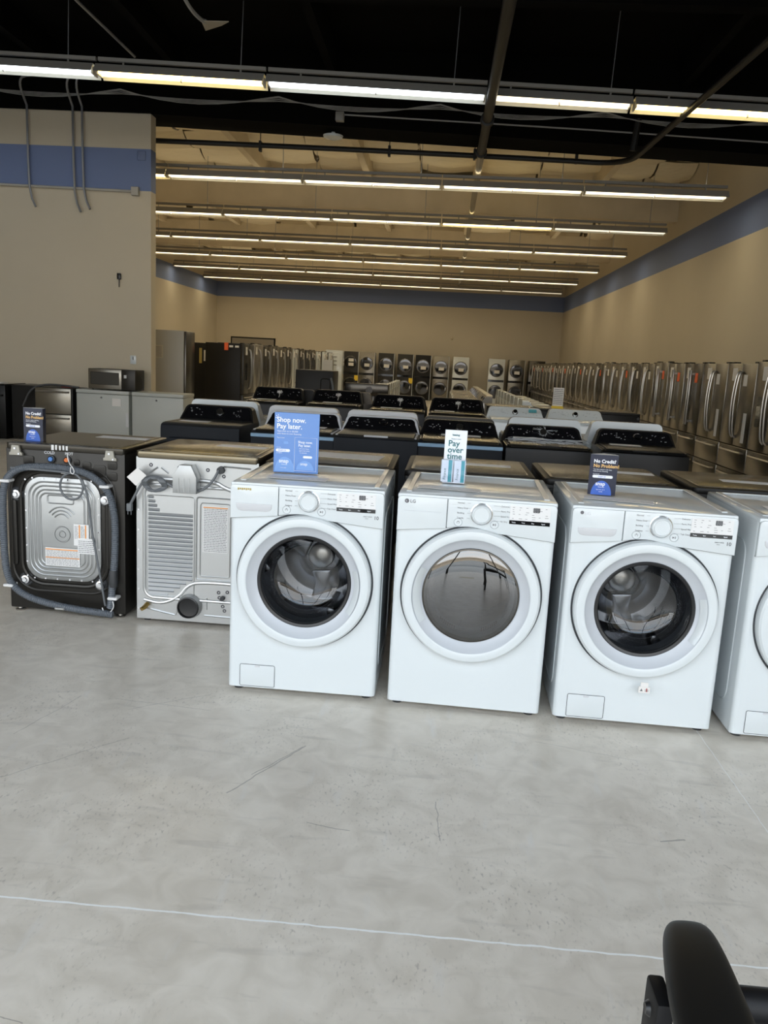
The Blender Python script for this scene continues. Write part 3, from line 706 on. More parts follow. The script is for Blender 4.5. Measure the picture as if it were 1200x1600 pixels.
for i in range(26):
    a = 2 * PI * i / 26; cx, cz = -.016 + max(-.212, min(.212, .30 * math.cos(a))), .503 + max(-.29, min(.29, .42 * math.sin(a)))
    MB().lathe([(0, -.015), (.005, -.015), (.005, -.010)], (cx, 0, cz), n=8).build('rivet', 'chrome', ipo)
for (x, z) in ((-.283, .694), (.233, .690), (-.243, .199), (.199, .196)):
    bo = MB().lathe([(0, -.03), (.012, -.03), (.014, -.022), (.024, -.02), (.026, -.002)], (x, 0, z), n=20).build('shipping_bolt', 'chrome', bw)
    MB().lathe([(.024, -.002), (.036, -.006), (.042, .001)], (x, 0, z), n=24).build('bolt_collar', 'rubber', bo)
# stickers
def sticker(name, x0, x1, z0, z1, y, parent, bars=(), rows=8, seed=1):
    s_ = MB().box(x0, x1, y - .0012, y, z0, z1).build(name, 'label_white', parent, smooth=False)
    for (a, b_, c_, d_) in bars: MB().box(a, b_, y - .0018, y - .001, c_, d_).build('orange_band', 'orange', s_, smooth=False)
    lettering_block(x0 + .006, x1 - .006, z0 + .004, z1 - .012, y - .0014, rows, seed, 'ink', s_)
    return s_
sticker('warning_sticker', -.118, .083, .293, .398, -.017, bw, ((-.116, .081, .386, .392), (-.116, .081, .338, .344)), 11, 2)
st = MB().box(.052, .14, -.0215, -.0205, .42, .545).build('instruction_tag', 'label_white', bw, smooth=False)
MB().box(.082, .089, -.0222, -.021, .46, .54).box(.118, .125, -.0222, -.021, .46, .54).build('orange_band', 'orange', st, smooth=False)
lettering_block(.057, .08, .46, .535, -.0218, 10, 5, 'ink', st); lettering_block(.092, .116, .46, .535, -.0218, 10, 6, 'ink', st)
st2 = MB().box(.075, .175, -.024, -.023, .375, .465).build('instruction_tag', 'label_white', bw, smooth=False); lettering_block(.08, .17, .38, .455, -.0242, 7, 7, 'ink', st2)
# valves, drain port, lettering
for x, mm in ((-.077, 'valve_blue'), (.015, 'valve_orange')):
    vv = MB().lathe([(.022, 0), (.022, -.012), (.017, -.014), (.017, -.002)], (x, 0, .905), n=20).build('inlet_valve', 'rubber', bw); MB().lathe([(0, -.02), (.012, -.02), (.013, -.004)], (x, 0, .905), n=16).build('valve_cap', mm, vv)
text('valve_lettering', [('COLD', .022, -.12, .932, -.0005, .0003), ('HOT', .022, .0, .932, -.0005, .0003)], 'pale_grey_plastic', bw)
MB().prism([(-.05, .862), (.05, .862), (.045, .845), (.02, .838), (.02, .826), (-.02, .826), (-.02, .838), (-.045, .845)], -.014, 0, 'xz', .003).build('hose_clip_plate', 'label_white', bw)
for x in (-.278, .262):
    hb = MB().prism([(x - .035, .916), (x + .04, .916), (x + .04, .93), (x + .028, .935), (x + .022, .972), (x - .02, .972), (x - .026, .935), (x - .035, .93)], -.022, -.002, 'xz', .003).build('lid_bracket', 'fridge_grey', bw)
    MB().lathe([(0, -.026), (.006, -.026), (.007, -.02)], (x, 0, .955), n=10).lathe([(0, -.026), (.005, -.026), (.006, -.02)], (x + .022, 0, .925), n=10).build('screw', 'chrome', hb)
wp = MB(); 
for (x0, z0, x1, z1) in ((-.075, .955, -.06, .985), (-.052, .957, -.042, .985), (-.03, .957, -.02, .982), (-.01, .958, .0, .984), (.008, .957, .02, .982)): wp.box(x0, x1, -.0078, -.006, z0, z1, .001, 1)
wp.build('scuff_tape', 'label_white', bw)
# drain hose
hp = smooth_path([(-.29, -.05, .86), (-.10, -.055, .862), (.07, -.055, .862), (.16, -.055, .838), (.24, -.05, .77), (.292, -.045, .67), (.302, -.04, .55), (.302, -.04, .40), (.285, -.04, .25), (.278, -.03, .12), (.262, -.02, .085)], 3)
def corr(pts, r, a=.0016):
    return [r + (a if i % 2 else -a) for i in range(len(pts))]
def resample(pts, d):
    pts = [Vector(p) for p in pts]; out = [pts[0]]; acc = 0
    for a, b in zip(pts, pts[1:]):
        l = (b - a).length; t = d - acc
        while t <= l: out.append(a.lerp(b, t / l)); t += d
        acc = (acc + l) % d if l else acc
    return out
hp = smooth_path([(.25, -.045, .86), (.05, -.05, .866), (-.12, -.05, .862), (-.25, -.05, .845), (-.325, -.045, .79), (-.347, -.045, .68), (-.347, -.045, .50), (-.345, -.045, .34), (-.335, -.045, .20), (-.27, -.045, .125), (-.15, -.045, .085), (0, -.045, .06), (.15, -.045, .045), (.285, -.045, .03)], 3)[8:]
hp = smooth_path([(.262, -.03, .07), (.274, -.04, .12), (.285, -.045, .22), (.298, -.045, .35), (.303, -.045, .5), (.30, -.045, .62), (.275, -.045, .73), (.22, -.045, .80), (.14, -.045, .845), (.04, -.045, .864), (-.08, -.045, .866), (-.2, -.045, .86), (-.28, -.045, .83), (-.33, -.045, .77), (-.345, -.045, .68), (-.347, -.045, .5), (-.345, -.045, .34), (-.335, -.045, .23), (-.30, -.045, .16), (-.22, -.045, .105), (-.08, -.045, .07), (.08, -.045, .05), (.25, -.045, .038), (.29, -.045, .034)], 3)
hp = resample(hp, .006)
hs = MB().tube(hp, corr(hp, .0195), 10).build('drain_hose', 'hose_grey', bw)
MB().lathe([(.022, -.05), (.025, -.03), (.025, .03), (.022, .05)], (0, 0, 0), 'z', 16).build('hose_sleeve', 'rubber', hs, loc=(.29, -.045, .25))
for (x, y, z) in ((-.318, -.05, .775), (.25, -.045, .775), (.29, -.045, .135), (-.02, -.045, .055), (-.32, -.045, .17)):
    MB().box(x - .028, x + .028, y - .026, y + .04, z - .008, z + .008, .004, 1).build('hose_clip', 'label_white' if z != .055 else 'bright_steel', hs)
lp = [(.0 + .065 * math.cos(t) + .06, -.055 - .003 * math.sin(t), .765 + .075 * math.sin(t)) for t in [PI * .55 + 2 * PI * i / 28 for i in range(50)]]
pc = smooth_path([(-.29, -.05, .848), (-.12, -.06, .848), (0, -.062, .845), (.05, -.06, .84)], 1) + [Vector(p) for p in lp] + smooth_path([(.12, -.055, .81), (.155, -.05, .7), (.165, -.05, .55), (.19, -.05, .40), (.215, -.045, .25), (.232, -.04, .12), (.235, -.03, .08)], 2)
co = MB().tube(pc, .0062, 7).build('power_cord', 'cord_grey', bw)
MB().tube(smooth_path([(.04, -.06, .955), (.05, -.065, .90), (.085, -.07, .86), (.08, -.07, .835), (.06, -.07, .845), (.065, -.07, .875)], 2), .0028, 5).build('tie_wrap', 'label_white', co)
MB().tube(smooth_path([(.22, -.04, .07), (.235, -.05, .045), (.27, -.05, .045), (.295, -.05, .085), (.285, -.05, .12)], 2), .003, 5).build('tie_wrap', 'label_white', co)
for sx in (-.30, .30):
    for sy in (.03, D - .06): MB().lathe([(0, 0), (.026, 0), (.028, .008), (.014, .012), (.012, .03), (0, .03)], (sx, sy, 0), 'z', 20).build('foot', 'stainless_light', bw)

# ------------------------------------------------------------------ steel-backed dryer seen from behind
dy = thing('dryer', 'dryer seen from behind with bare shiny steel back, louvres and black exhaust port', 'dryer', (-1.2945, 4.3358, 0), -.0053)
cb = MB(); cb.box(-h + .002, h - .002, .004, D, .022, .955, .006, 2); cb.build('cabinet', 'graphite', dy)
bp = MB(); bp.box(-h, h, -.004, .004, .022, .952)
loop_tube(bp, rrect(-.30, .30, .15, .80, .06, 8), -.004, .009, 8)
loop_tube(bp, rrect(-.285, -.012, .165, .742, .02), -.004, .003, 6)
loop_tube(bp, rrect(.0, .21, .275, .745, .015), -.004, .005, 6)
loop_tube(bp, rrect(.022, .192, .295, .715, .015), -.004, .004, 6)
bp.tube(smooth_path([(-.30, -.004, .135), (-.2, -.004, .115), (-.10, -.004, .16), (-.04, -.004, .245), (.06, -.004, .26), (.32, -.004, .255)], 3), .010, 8)
bp.tube(smooth_path([(-.30, -.004, .83), (-.12, -.004, .835), (.10, -.004, .84), (.16, -.004, .80), (.32, -.004, .76)], 3), .012, 8)
for (x0, z0, x1, z1) in ((-.31, .09, -.12, .055), (-.12, .055, -.10, .10), (.06, .10, .06, .17), (.05, .065, .33, .06), (-.27, .865, -.22, .90), (-.2, .90, -.16, .87), (.15, .925, .30, .92)): bp.tube([(x0, -.004, z0), (x1, -.004, z1)], .006, 6)
bpo = bp.build('back_plate', 'bright_steel', dy)
for i in range(24):
    z = .735 - .0243 * i; n1 = -.245 if i < 1 else (-.235 if i < 2 else (-.225 if i < 3 else (-.21 if i < 4 else -.022)))
    if i > 19: n1 = -.022 - .035 * (i - 19)
    lv = MB(); lv.prism([(-.011, z - .005), (-.004, z + .0065), (-.003, z - .005)], -.275, n1, 'yz'); lv.build('louvre', 'bright_steel', bpo)
    MB().box(-.275, n1, -.0055, -.0044, z - .0115, z - .0052).build('louvre_slot', 'hose_grey', bpo)
for x in (-.33, .33):
    for k in range(8): MB().lathe([(0, -.009), (.005, -.009), (.006, -.004)], (x, 0, .08 + .115 * k), n=8).build('screw', 'chrome', bpo)
sticker('warning_sticker', .035, .178, .435, .70, -.0045, dy, ((.037, .176, .688, .694),), 26, 9)
jb = MB(); jb.prism([(-.112, .775), (.02, .775), (.02, .865), (-.01, .93), (-.075, .93), (-.112, .865)], -.085, -.004, 'xz', .004)
jb.box(-.08, -.076, -.087, -.08, .78, .86).box(-.05, -.046, -.087, -.08, .78, .86).box(-.02, -.016, -.087, -.08, .78, .86); jb.build('terminal_cover', 'galvanized', dy)
ex = MB(); ex.lathe([(.062, -.004), (.062, -.045), (.056, -.048), (.054, -.03), (0, -.02)], (-.035, 0, .115), n=40).build('exhaust_port', 'black_plastic', dy)
MB().lathe([(.0625, -.006), (.070, -.012), (.0625, -.04)], (-.035, 0, .115), n=40).build('exhaust_collar', 'bright_steel', dy)
MB().lathe([(0, -.03), (.012, -.03), (.014, -.004)], (.155, 0, .175), n=14).build('inlet_fitting', 'rubber', dy)
for (x, z) in ((.13, .205), (.18, .21), (.14, .15), (.155, .125), (.135, .175), (.165, .10), (-.26, .91), (-.10, .905), (.15, .87), (.06, .90)): MB().lathe([(.004, -.004), (.009, -.008), (.011, -.004)], (x, 0, z), n=12).build('knockout', 'ink', dy)
MB().tube([(-.275, -.02, .115), (-.285, -.05, .10), (-.295, -.065, .095)], [.014, .013, .011], 10).build('gas_inlet', 'brass', dy)
cp = [(-.24 + .055 * math.cos(t) + .0006 * i, -.05 - .012 * math.sin(3 * t), .812 + .038 * math.sin(t)) for i, t in enumerate([2 * PI * i / 16 for i in range(52)])]
cr_ = smooth_path([(.127, -.03, .905), (.11, -.05, .86), (.06, -.05, .80), (-.02, -.05, .775), (-.10, -.05, .79), (-.17, -.05, .83)], 2) + [Vector(p) for p in cp] + smooth_path([(-.27, -.05, .84), (-.31, -.05, .79), (-.34, -.05, .73), (-.362, -.045, .69)], 2)
pcd = MB().tube(cr_, .0075, 7).build('power_cord', 'cord_grey', dy)
MB().box(-.382, -.352, -.058, -.03, .65, .695, .006, 2).box(-.378, -.375, -.046, -.043, .63, .65).box(-.36, -.357, -.046, -.043, .63, .65).build('plug', 'cord_grey', pcd)
MB().lathe([(0, -.03), (.02, -.03), (.022, -.004)], (.135, 0, .905), n=16).build('cord_grommet', 'rubber', dy)
MB().prism([(-.37, .845), (-.31, .90), (-.26, .86), (-.32, .80)], -.075, -.073, 'xz').build('paper_tag', 'paper', pcd, smooth=False)
MB().prism(rrect(-.347, .347, -.008, D, .025), .945, .984, 'xy', .006).build('top_rim', 'lid_bronze', dy)
tp_ = MB(); tp_.prism(rrect(-.315, .315, .04, D - .03, .06), .9835, .988, 'xy', .002); tp_.build('lid_panel', 'lid_bronze', dy)
for sx in (-.30, .30):
    for sy in (.05, D - .06): MB().cyl((sx, sy, 0), .02, 0, .025, 'z', 16).build('foot', 'rubber', dy)

# ------------------------------------------------------------------ second row: plain dark front loaders turned away
def dark_box_machine(label, loc, rz, lid='lid_graphite', hgt=.98, body='graphite_dark', group=None, w_=.686):
    t = thing('washing_machine', label, 'washer', loc, rz, group); h = w_ / 2; D = .716
    MB().box(-h, h, 0, D, .022, hgt - .03, .008, 2).build('cabinet', body, t)
    MB().prism(rrect(-h - .003, h + .003, -.005, D, .035), hgt - .035, hgt, 'xy', .008).build('top_rim', body if lid != 'lid_bronze' else 'stainless_dark', t)
    MB().prism(rrect(-h + .03, h - .03, .035, D - .035, .03), hgt - .001, hgt + .004, 'xy', .002).build('lid_panel', lid, t)
    bk = MB(); loop_tube(bk, rrect(-.25, .25, .2, .8, .1), 0, .008, 6); bk.build('back_plate', 'galvanized', t)
    MB().lathe([(0, -.012), (.018, -.012), (.022, 0)], (-h + .03, 0, hgt - .07), n=14).lathe([(0, -.012), (.018, -.012), (.022, 0)], (h - .03, 0, hgt - .07), n=14).build('lid_bracket', 'rubber', t)
    for sx in (-h + .05, h - .05):
        for sy in (.05, D - .06): MB().cyl((sx, sy, 0), .02, 0, .025, 'z', 14).build('foot', 'rubber', t)
    return t
dark_box_machine('dark washer with rounded glossy lid behind the white washer with the blue sign', (-.555, 4.24, 0), 0)
dark_box_machine('dark washer with a rimmed lid directly behind the white dryer', (.195, 4.24, 0), -.01)
dark_box_machine('dark washer directly behind the white washer with the hanging tag', (.935, 4.24, 0), -.01)
dark_box_machine('dark washer behind the white washer at the right picture edge', (1.70, 4.24, 0), -.02)

# ------------------------------------------------------------------ top-load machines with consoles
def console_machine(label, loc, rz, body, deck, face, kind, trim='stainless_dark', w_=.70, cat='washer', group=None, hc=1.055, detail=True, film=False):
    t = thing('washing_machine' if cat == 'washer' else 'dryer', label, cat, loc, rz, group); h = w_ / 2; D = .68; Z = .92
    m = MB(); m.prism([(0.012, .03), (0.0, .045), (0.0, Z - .05), (.008, Z - .02), (.03, Z - .006), (.06, Z), (D, Z), (D, .03)], -h, h, 'yz', .006); m.build('cabinet', body, t)
    if kind == 'dryer':
        dpn = MB(); loop_tube(dpn, rrect(-h + .07, h - .07, .25, Z - .12, .03), 0, .006, 6); dpn.box(-h + .075, h - .075, -.006, .002, .255, Z - .125, .004, 1); dpn.build('door', body, t)
        MB().prism(rrect(-h + .008, h - .008, .06, .47, .02), Z - .002, Z + .004, 'xy', .002).build('top_panel', deck, t)
    else:
        dk = MB(); dk.prism([(.02, Z - .012), (.03, Z + .008), (.06, Z + .016), (.46, Z + .022), (.46, Z - .012)], -h + .035, h - .035, 'yz', .006); lid = dk.build('lid', deck, t)
        MB().box(-.1, .1, .016, .035, Z - .004, Z + .012, .004, 1).build('lid_lip', trim, lid)
        MB().box(-h + .012, -h + .03, .03, .46, Z - .002, Z + .008, .003, 1).build('deck_rail', trim, t); MB().box(h - .03, h - .012, .03, .46, Z - .002, Z + .008, .003, 1).build('deck_rail', trim, t)
    if film: MB().box(-h - .002, h + .002, -.004, .03, Z - .055, Z - .025, .004, 1).build('blue_edge_film', 'blue_film', t)
    # console: outline in x-z with rounded top, sloping face
    zc0, zc1 = Z - .004, hc; y0, y1 = .475, .575
    def con(xh, z0, z1, ya, yb, thick, mm, name, par, r=.04):
        n = 6; pts = [(-xh, z0), (xh, z0)] + [(xh - .03 - r + r * math.cos(a), z1 - r + r * math.sin(a)) for a in [PI / 2 * i / n for i in range(n + 1)]] + [(-(xh - .03 - r) - r * math.sin(a), z1 - r + r * math.cos(a)) for a in [PI / 2 * i / n for i in range(n + 1)]]
        k = len(pts); f = lambda z: ya + (yb - ya) * (z - z0) / (z1 - z0)
        b_ = MB(); vs = [(x, f(z), z) for x, z in pts] + [(x, max(f(z), min(thick, thick)), z) for x, z in pts]
        v, fs = b_._b(vs, [tuple(range(k)), tuple(range(2 * k - 1, k - 1, -1))] + [(i, i + k, (i + 1) % k + k, (i + 1) % k) for i in range(k)])
        bmesh.ops.recalc_face_normals(b_.bm, faces=fs); return b_.build(name, mm, par)
    co = con(h, zc0, zc1, y0, y1, D - .01, trim, 'console', t, .05)
    fa = con(h - .02, zc0 + .018, zc1 - .012, y0 + .006, y1 - .010, .60, face, 'console_face', co, .04)
    mid = Vector((0, (y0 + y1) / 2 + .012 - .012, (zc0 + zc1) / 2 + .012)); sl = math.atan2(y1 - y0, zc1 - zc0)
    if detail:
        k = MB()
        if kind == 'dial' or kind == 'dryer':
            k.lathe([(.030, 0), (.030, -.022), (.026, -.028), (0, -.028)], n=24); km = 'chrome' if face != 'black_gloss' else 'graphite'
            ko = k.build('knob', km, fa, loc=(.0 if kind == 'dial' else .02, mid.y - .002, mid.z), rot=(-sl, 0, 0))
            MB().lathe([(.030, -.005), (.036, -.004), (.038, 0)], n=24).build('knob_ring', 'chrome', fa, loc=ko.location, rot=(-sl, 0, 0))
        elif kind == 'badge':
            k.lathe([(.024, -.003), (.031, -.005), (.034, 0)], n=28).xform(Matrix.Diagonal((1.15, 1, .85, 1))); k.build('badge', 'chrome', fa, loc=(.02, mid.y - .003, mid.z + .012), rot=(-sl, 0, 0))
        elif kind == 'ribbon':
            rb = MB()
            for q in range(7):
                a = 2 * PI * q / 7; rb.tube(smooth_path([(0, -.02, 0), (.03 * math.cos(a), -.045, .02 * math.sin(a)), (.042 * math.cos(a), -.015, .028 * math.sin(a)), (.01 * math.cos(a), -.012, .008 * math.sin(a))], 1), .0042, 5)
            rb.tube([(0, -.02, 0), (.004, -.03, -.05), (-.002, -.035, -.09)], .004, 5); rb.build('white_ribbon', 'paper', fa, loc=(.02, mid.y, mid.z + .01), rot=(-sl, 0, 0))
        rn = random.Random(hash(label) % 1000 if False else len(label)); p = MB()
        for q in range(26):
            x = rn.uniform(-h + .06, h - .08); z = rn.uniform(-.04, .035)
            if abs(x - .02) < .06: continue
            p.box(x, x + rn.uniform(.004, .016), -.0025, -.0005, z, z + .0022)
        p.build('console_lettering', 'pale_grey_plastic' if face == 'black_gloss' else 'ink', fa, loc=(0, mid.y - .001, mid.z), rot=(-sl, 0, 0))
    for sx in (-h + .05, h - .05):
        for sy in (.05, D - .06): MB().cyl((sx, sy, 0), .02, 0, .035, 'z', 12).build('foot', 'rubber', t)
    return t
def sheet(label, x, y, z, w_, l_, rz, tilt=0, lines=True):
    t = thing('price_sheet', label, 'paper', (x, y, z), rz, 'price sheets on machine tops'); t.rotation_euler = (tilt, 0, rz)
    MB().box(-w_ / 2, w_ / 2, -l_ / 2, l_ / 2, 0, .0012).build('sheet', 'paper', t, smooth=False)
    if lines:
        b_ = MB(); rn = random.Random(int(abs(x * 100)) + 7)
        for i in range(3):
            xx = -w_ / 2 + .02
            while xx < w_ / 2 - .04: l = rn.uniform(.01, .03); b_.box(xx, xx + l, l_ * (.25 - .2 * i), l_ * (.25 - .2 * i) + .006, .0012, .0016); xx += l + .008
        b_.build('printed_text', 'pale_grey_plastic', t, smooth=False)
    return t
Z4 = .925
console_machine('dark wrinkled-panel dryer at the left end of the first console row, behind the steel-backed dryer', (-2.03, 6.85, 0), -.03, 'blue_grey_enamel', 'graphite', 'black_gloss', 'dryer', cat='dryer', trim='graphite_dark')
console_machine('dark washer with oval badge and blue film edge, second in the first console row', (-1.19, 6.66, 0), -.02, 'blue_grey_enamel', 'lid_graphite', 'black_gloss', 'badge', trim='pale_grey_plastic', film=True)
console_machine('dark dryer with oval badge, third in the first console row', (-.49, 6.64, 0), -.01, 'blue_grey_enamel', 'graphite', 'black_gloss', 'badge', trim='pale_grey_plastic', cat='dryer')
console_machine('dark washer with a dial and bright shiny lid, fourth in the first console row', (.21, 6.66, 0), 0, 'blue_grey_enamel', 'lid_bronze', 'black_gloss', 'dial', film=True)
wr = console_machine('black washer still in crinkled plastic wrap, fifth in the first console row', (.93, 6.6, 0), -.01, 'black_enamel', 'lid_graphite', 'black_gloss', 'dial', trim='graphite_dark')
console_machine('black flat-topped dryer at the right end of the first console row, beside the fridges', (1.72, 6.68, 0), -.05, 'black_enamel', 'black_enamel', 'black_gloss', 'badge', trim='graphite_dark', cat='dryer')
# plastic film on the fifth
pf = MB(); rn = random.Random(5)
for i in range(46):
    x = rn.uniform(-.34, .25); y = rn.uniform(.0, .46); l = rn.uniform(.06, .35); dz = .944 + rn.uniform(0, .01)
    pf.tube([(x, y, dz), (min(x + l * .5, .345), y + rn.uniform(-.03, .03), dz + .006), (min(x + l, .345), y + rn.uniform(-.05, .05), dz)], .0022, 4)
for i in range(22):
    a = rn.uniform(0, 2 * PI); l = rn.uniform(.04, .12); pf.tube([(.02, .515, 1.02), (.02 + l * math.cos(a), .51 + .3 * l * math.sin(a), 1.02 + l * .55 * math.sin(a))], .0014, 4)
pf.build('plastic_wrap', 'plastic_wrap', wr)
for i, (x, y, l, hc, lb) in enumerate([(-2.02, 7.60, 'white_enamel', 1.095, 'white washer turned away behind the left end dryer of the first console row'), (-1.22, 7.36, 'pale_grey_plastic', 1.090, 'grey washer turned away behind the badge washer of the first console row'),
        (-.49, 7.36, 'pale_grey_plastic', 1.090, 'grey washer turned away behind the third machine of the first console row'), (.21, 7.36, 'graphite', 1.075, 'dark washer turned away behind the shiny-lid washer of the first console row'),
        (.98, 7.38, 'white_enamel', 1.105, 'white washer turned away, its pale back rising behind the plastic-wrapped black washer'), (1.74, 7.49, 'white_enamel', 1.105, 'white washer turned away, its pale back rising behind the black end dryer')]):
    console_machine(lb, (x, y + .70, 0), PI, l if l != 'pale_grey_plastic' else 'white_enamel', l, 'light_grey_plastic', 'none', trim=l, hc=hc, detail=False)
R4 = [(-2.24, 10.85, 'dark washer with white ribbon on its console, leftmost of the second console row', 'r'), (-1.42, 10.95, 'dark washer with white ribbon, second in the second console row', 'r'),
      (-.52, 10.45, 'dark washer with the brightest reflecting lid, third in the second console row', 'r'), (.26, 10.4, 'black washer with white ribbon, fourth in the second console row', 'r')]
for i, (x, y, lb, _) in enumerate(R4):
    console_machine(lb, (x, y, 0), 0, 'black_enamel', 'lid_bronze' if i == 2 else 'lid_graphite', 'black_gloss', 'ribbon', trim='graphite', w_=.73, hc=1.10)
console_machine('white washer with silver dial and small blue screen behind the plastic-wrapped washer', (.98, 9.75, 0), 0, 'white_enamel', 'white_enamel', 'white_plastic', 'dial', trim='white_plastic', w_=.72)
console_machine('white washer with silver dial, right end of the second console row beside the fridges', (1.76, 9.95, 0), 0, 'white_enamel', 'white_enamel', 'white_plastic', 'dial', trim='white_plastic', w_=.72)
tag(MB().box(-.05, .05, -.004, 0, -.022, .022, .003, 1).build('lcd_screen', 'lcd'), 'small blue-lit screen on the white washer console behind the wrapped washer', 'screen')
bpy.data.objects['lcd_screen'].location = (1.19, 10.22, 1.025); bpy.data.objects['lcd_screen'].rotation_euler = (-.5, 0, 0)
for (x, y, b_, lb) in [(-2.1, 11.6, 'graphite_dark', 'dark machine turned away behind the leftmost ribbon washer'), (-1.3, 11.75, 'stainless_dark', 'dark steel machine turned away behind the second ribbon washer'), (-.5, 11.25, 'graphite_dark', 'dark machine turned away behind the bright-lid ribbon washer'), (.3, 11.25, 'graphite_dark', 'dark machine turned away behind the fourth ribbon washer')]:
    console_machine(lb, (x, y + .7, 0), PI, b_, b_, 'graphite_dark', 'none', trim=b_, hc=1.08, detail=False, w_=.72)
for (x, lb) in ((1.05, 'black machine with flat lid behind the white washer with the blue screen'), (1.78, 'black machine with flat lid behind the right white washer'), (2.51, 'black machine with flat lid beside the fridge row behind the white washers')):
    dark_box_machine(lb, (x, 11.6, 0), 0, 'lid_graphite', 1.0)
# price stand on them
ps = thing('price_stand', 'tall white price card standing on the black machines in front of the fridge row', 'sign', (1.72, 11.8, 1.0))
MB().box(-.075, .075, 0, .01, .04, .30).build('card', 'paper', ps, smooth=False); lettering_block(-.065, .065, .06, .29, 0, 9, 3, 'ink', ps); MB().box(-.08, .08, -.03, .05, 0.004, .04, .004, 1).build('stand_base', 'yellow_tag', ps)

# ------------------------------------------------------------------ mid hall: depthwise rows
PM = {}
def small_console(key, label, loc, rz, body, deck, face, group):
    if key not in PM:
        PM[key] = console_machine(label, loc, rz, body, deck, face, 'dial', trim=body, group=group, detail=True); return PM[key]
    return dup(PM[key], loc, rz, label, group)
side = ['nearest', 'second', 'third', 'fourth', 'fifth', 'sixth', 'seventh', 'eighth', 'ninth', 'tenth']
for i in range(8):
    small_console('b', 'silver-black washer facing left beyond the fourth ribbon washer, %s of its row' % side[i], (.28, 14.6 + .76 * i, 0), -PI / 2 , 'stainless_light', 'lid_bronze', 'black_gloss', 'silver washers facing left')
for i in range(8):
    small_console('c', 'cream washer facing right beyond the white dial washers, %s of its row' % side[i], (2.0, 13.2 + .76 * i, 0), PI / 2, 'white_enamel', 'white_enamel', 'white_plastic', 'cream washers facing right')
for i in range(8):
    small_console('d', 'white washer facing left beyond the bright-lid ribbon washer, %s of its row' % side[i], (-1.75, 17.2 + .78 * i, 0), -PI / 2, 'white_enamel', 'white_enamel', 'white_plastic', 'white washers facing left')
# dark tall panel
dp = thing('washing_machine', 'tall dark washer on a pedestal seen from behind, in front of the left fridge row', 'washer', (-2.22, 14.5, 0))
MB().box(-.34, .34, 0, .72, .34, 1.32, .01, 2).build('cabinet', 'graphite_dark', dp); MB().box(-.34, .34, .02, .72, .02, .335, .01, 2).box(-.3, .3, .1, .6, .0, .03).build('pedestal', 'graphite_dark', dp)
b_ = MB(); loop_tube(b_, rrect(.12, .29, .6, 1.18, .04), 0, .01, 6); b_.build('back_cover', 'graphite_dark', dp)
MB().tube(smooth_path([(.30, -.02, 1.2), (.36, -.04, 1.0), (.33, -.03, .8), (.37, -.03, .6)], 2), .02, 8).build('hose', 'hose_grey', dp)
dk = thing('washing_machine', 'dark washer seen from behind with a round black hole, left of the white washers', 'washer', (-1.33, 15.1, 0))
MB().box(-.41, .41, 0, .7, .02, .9, .01, 2).box(-.35, .35, .1, .6, .0, .03).build('cabinet', 'stainless_dark', dk); MB().box(-.41, .41, 0, .12, .9, 1.12, .015, 2).build('console', 'stainless_dark', dk)
MB().lathe([(0, -.005), (.06, -.005), (.065, 0)], (.05, 0, 1.0), n=24).build('drain_port', 'ink', dk)

# ------------------------------------------------------------------ laundry towers on the back wall
def tower(label, x, body, lower=None, trim='black_gloss', stickers=1, yellow=False):
    t = thing('laundry_tower', label, 'laundry tower', (x, 34.85, 0)); h = .332; H = 1.89
    MB().box(-h, h, 0, .8, .02, H, .01, 2).box(-.3, .3, .1, .7, 0, .03).build('cabinet', body, t)
    MB().box(-h + .004, h - .004, -.012, .002, .93, 1.02, .004, 1).build('control_band', trim, t)
    MB().box(h - .008, h + .012, .0, .78, .03, H - .01).build('side_panel', 'cream_paint' if False else 'light_grey_plastic', t)
    for z, g in ((1.42, 0), (.52, 1)):
        d = MB().lathe([(.28, 0), (.285, -.02), (.27, -.03), (.25, -.03)], (0, 0, z), n=48).build('door', 'stainless_dark' if body != 'white_enamel' else 'stainless_dark', t)
        MB().lathe([(0, -.03), (.15, -.033), (.26, -.028)], (0, 0, z), n=48).build('door_glass', 'black_gloss', d)
        if g == 0:
            for q in range(stickers): MB().box(-.09, .13, -.038, -.034, z - .13 + .18 * q, z + .0 + .18 * q).build('label_sticker', 'paper', d, smooth=False)
        else: MB().box(.22, .25, -.04, -.03, z - .06, z + .06, .005, 1).build('handle', 'stainless_light', d)
    if yellow: MB().box(.18, .34, -.02, -.013, .68, .90).build('yellow_sticker', 'yellow_tag', t, smooth=False)
    return t
TX = [-3.78, -3.10, -2.26, -1.46, -.68, .08, .90]
f_ = 34.85 / 21.7
tw = [(-2.365, 'graphite', 'dark green-grey laundry tower, leftmost of the towers, with two door stickers', 2, True), (-1.94, 'stainless', 'steel laundry tower, second from the left', 1, False), (-1.42, 'graphite', 'dark laundry tower, third from the left', 1, False),
      (-.91, 'graphite', 'dark laundry tower, fourth from the left, with a yellow sticker', 1, True), (-.44, 'graphite_dark', 'black laundry tower, fifth from the left, both round doors showing', 1, False), (.035, 'stainless', 'steel laundry tower just left of the white one', 1, False), (.555, 'white_enamel', 'white laundry tower left of the bare wall gap', 1, False),
      (1.495, 'white_enamel', 'white laundry tower right of the bare wall gap', 1, False), (2.02, 'stainless', 'steel laundry tower right of the bare wall gap', 1, False), (2.55, 'stainless_dark', 'dark steel laundry tower half hidden by the right fridge row', 1, False)]
for (x, b_, lb, n_, yl) in tw: tower(lb, x * f_, b_, stickers=n_, yellow=yl)

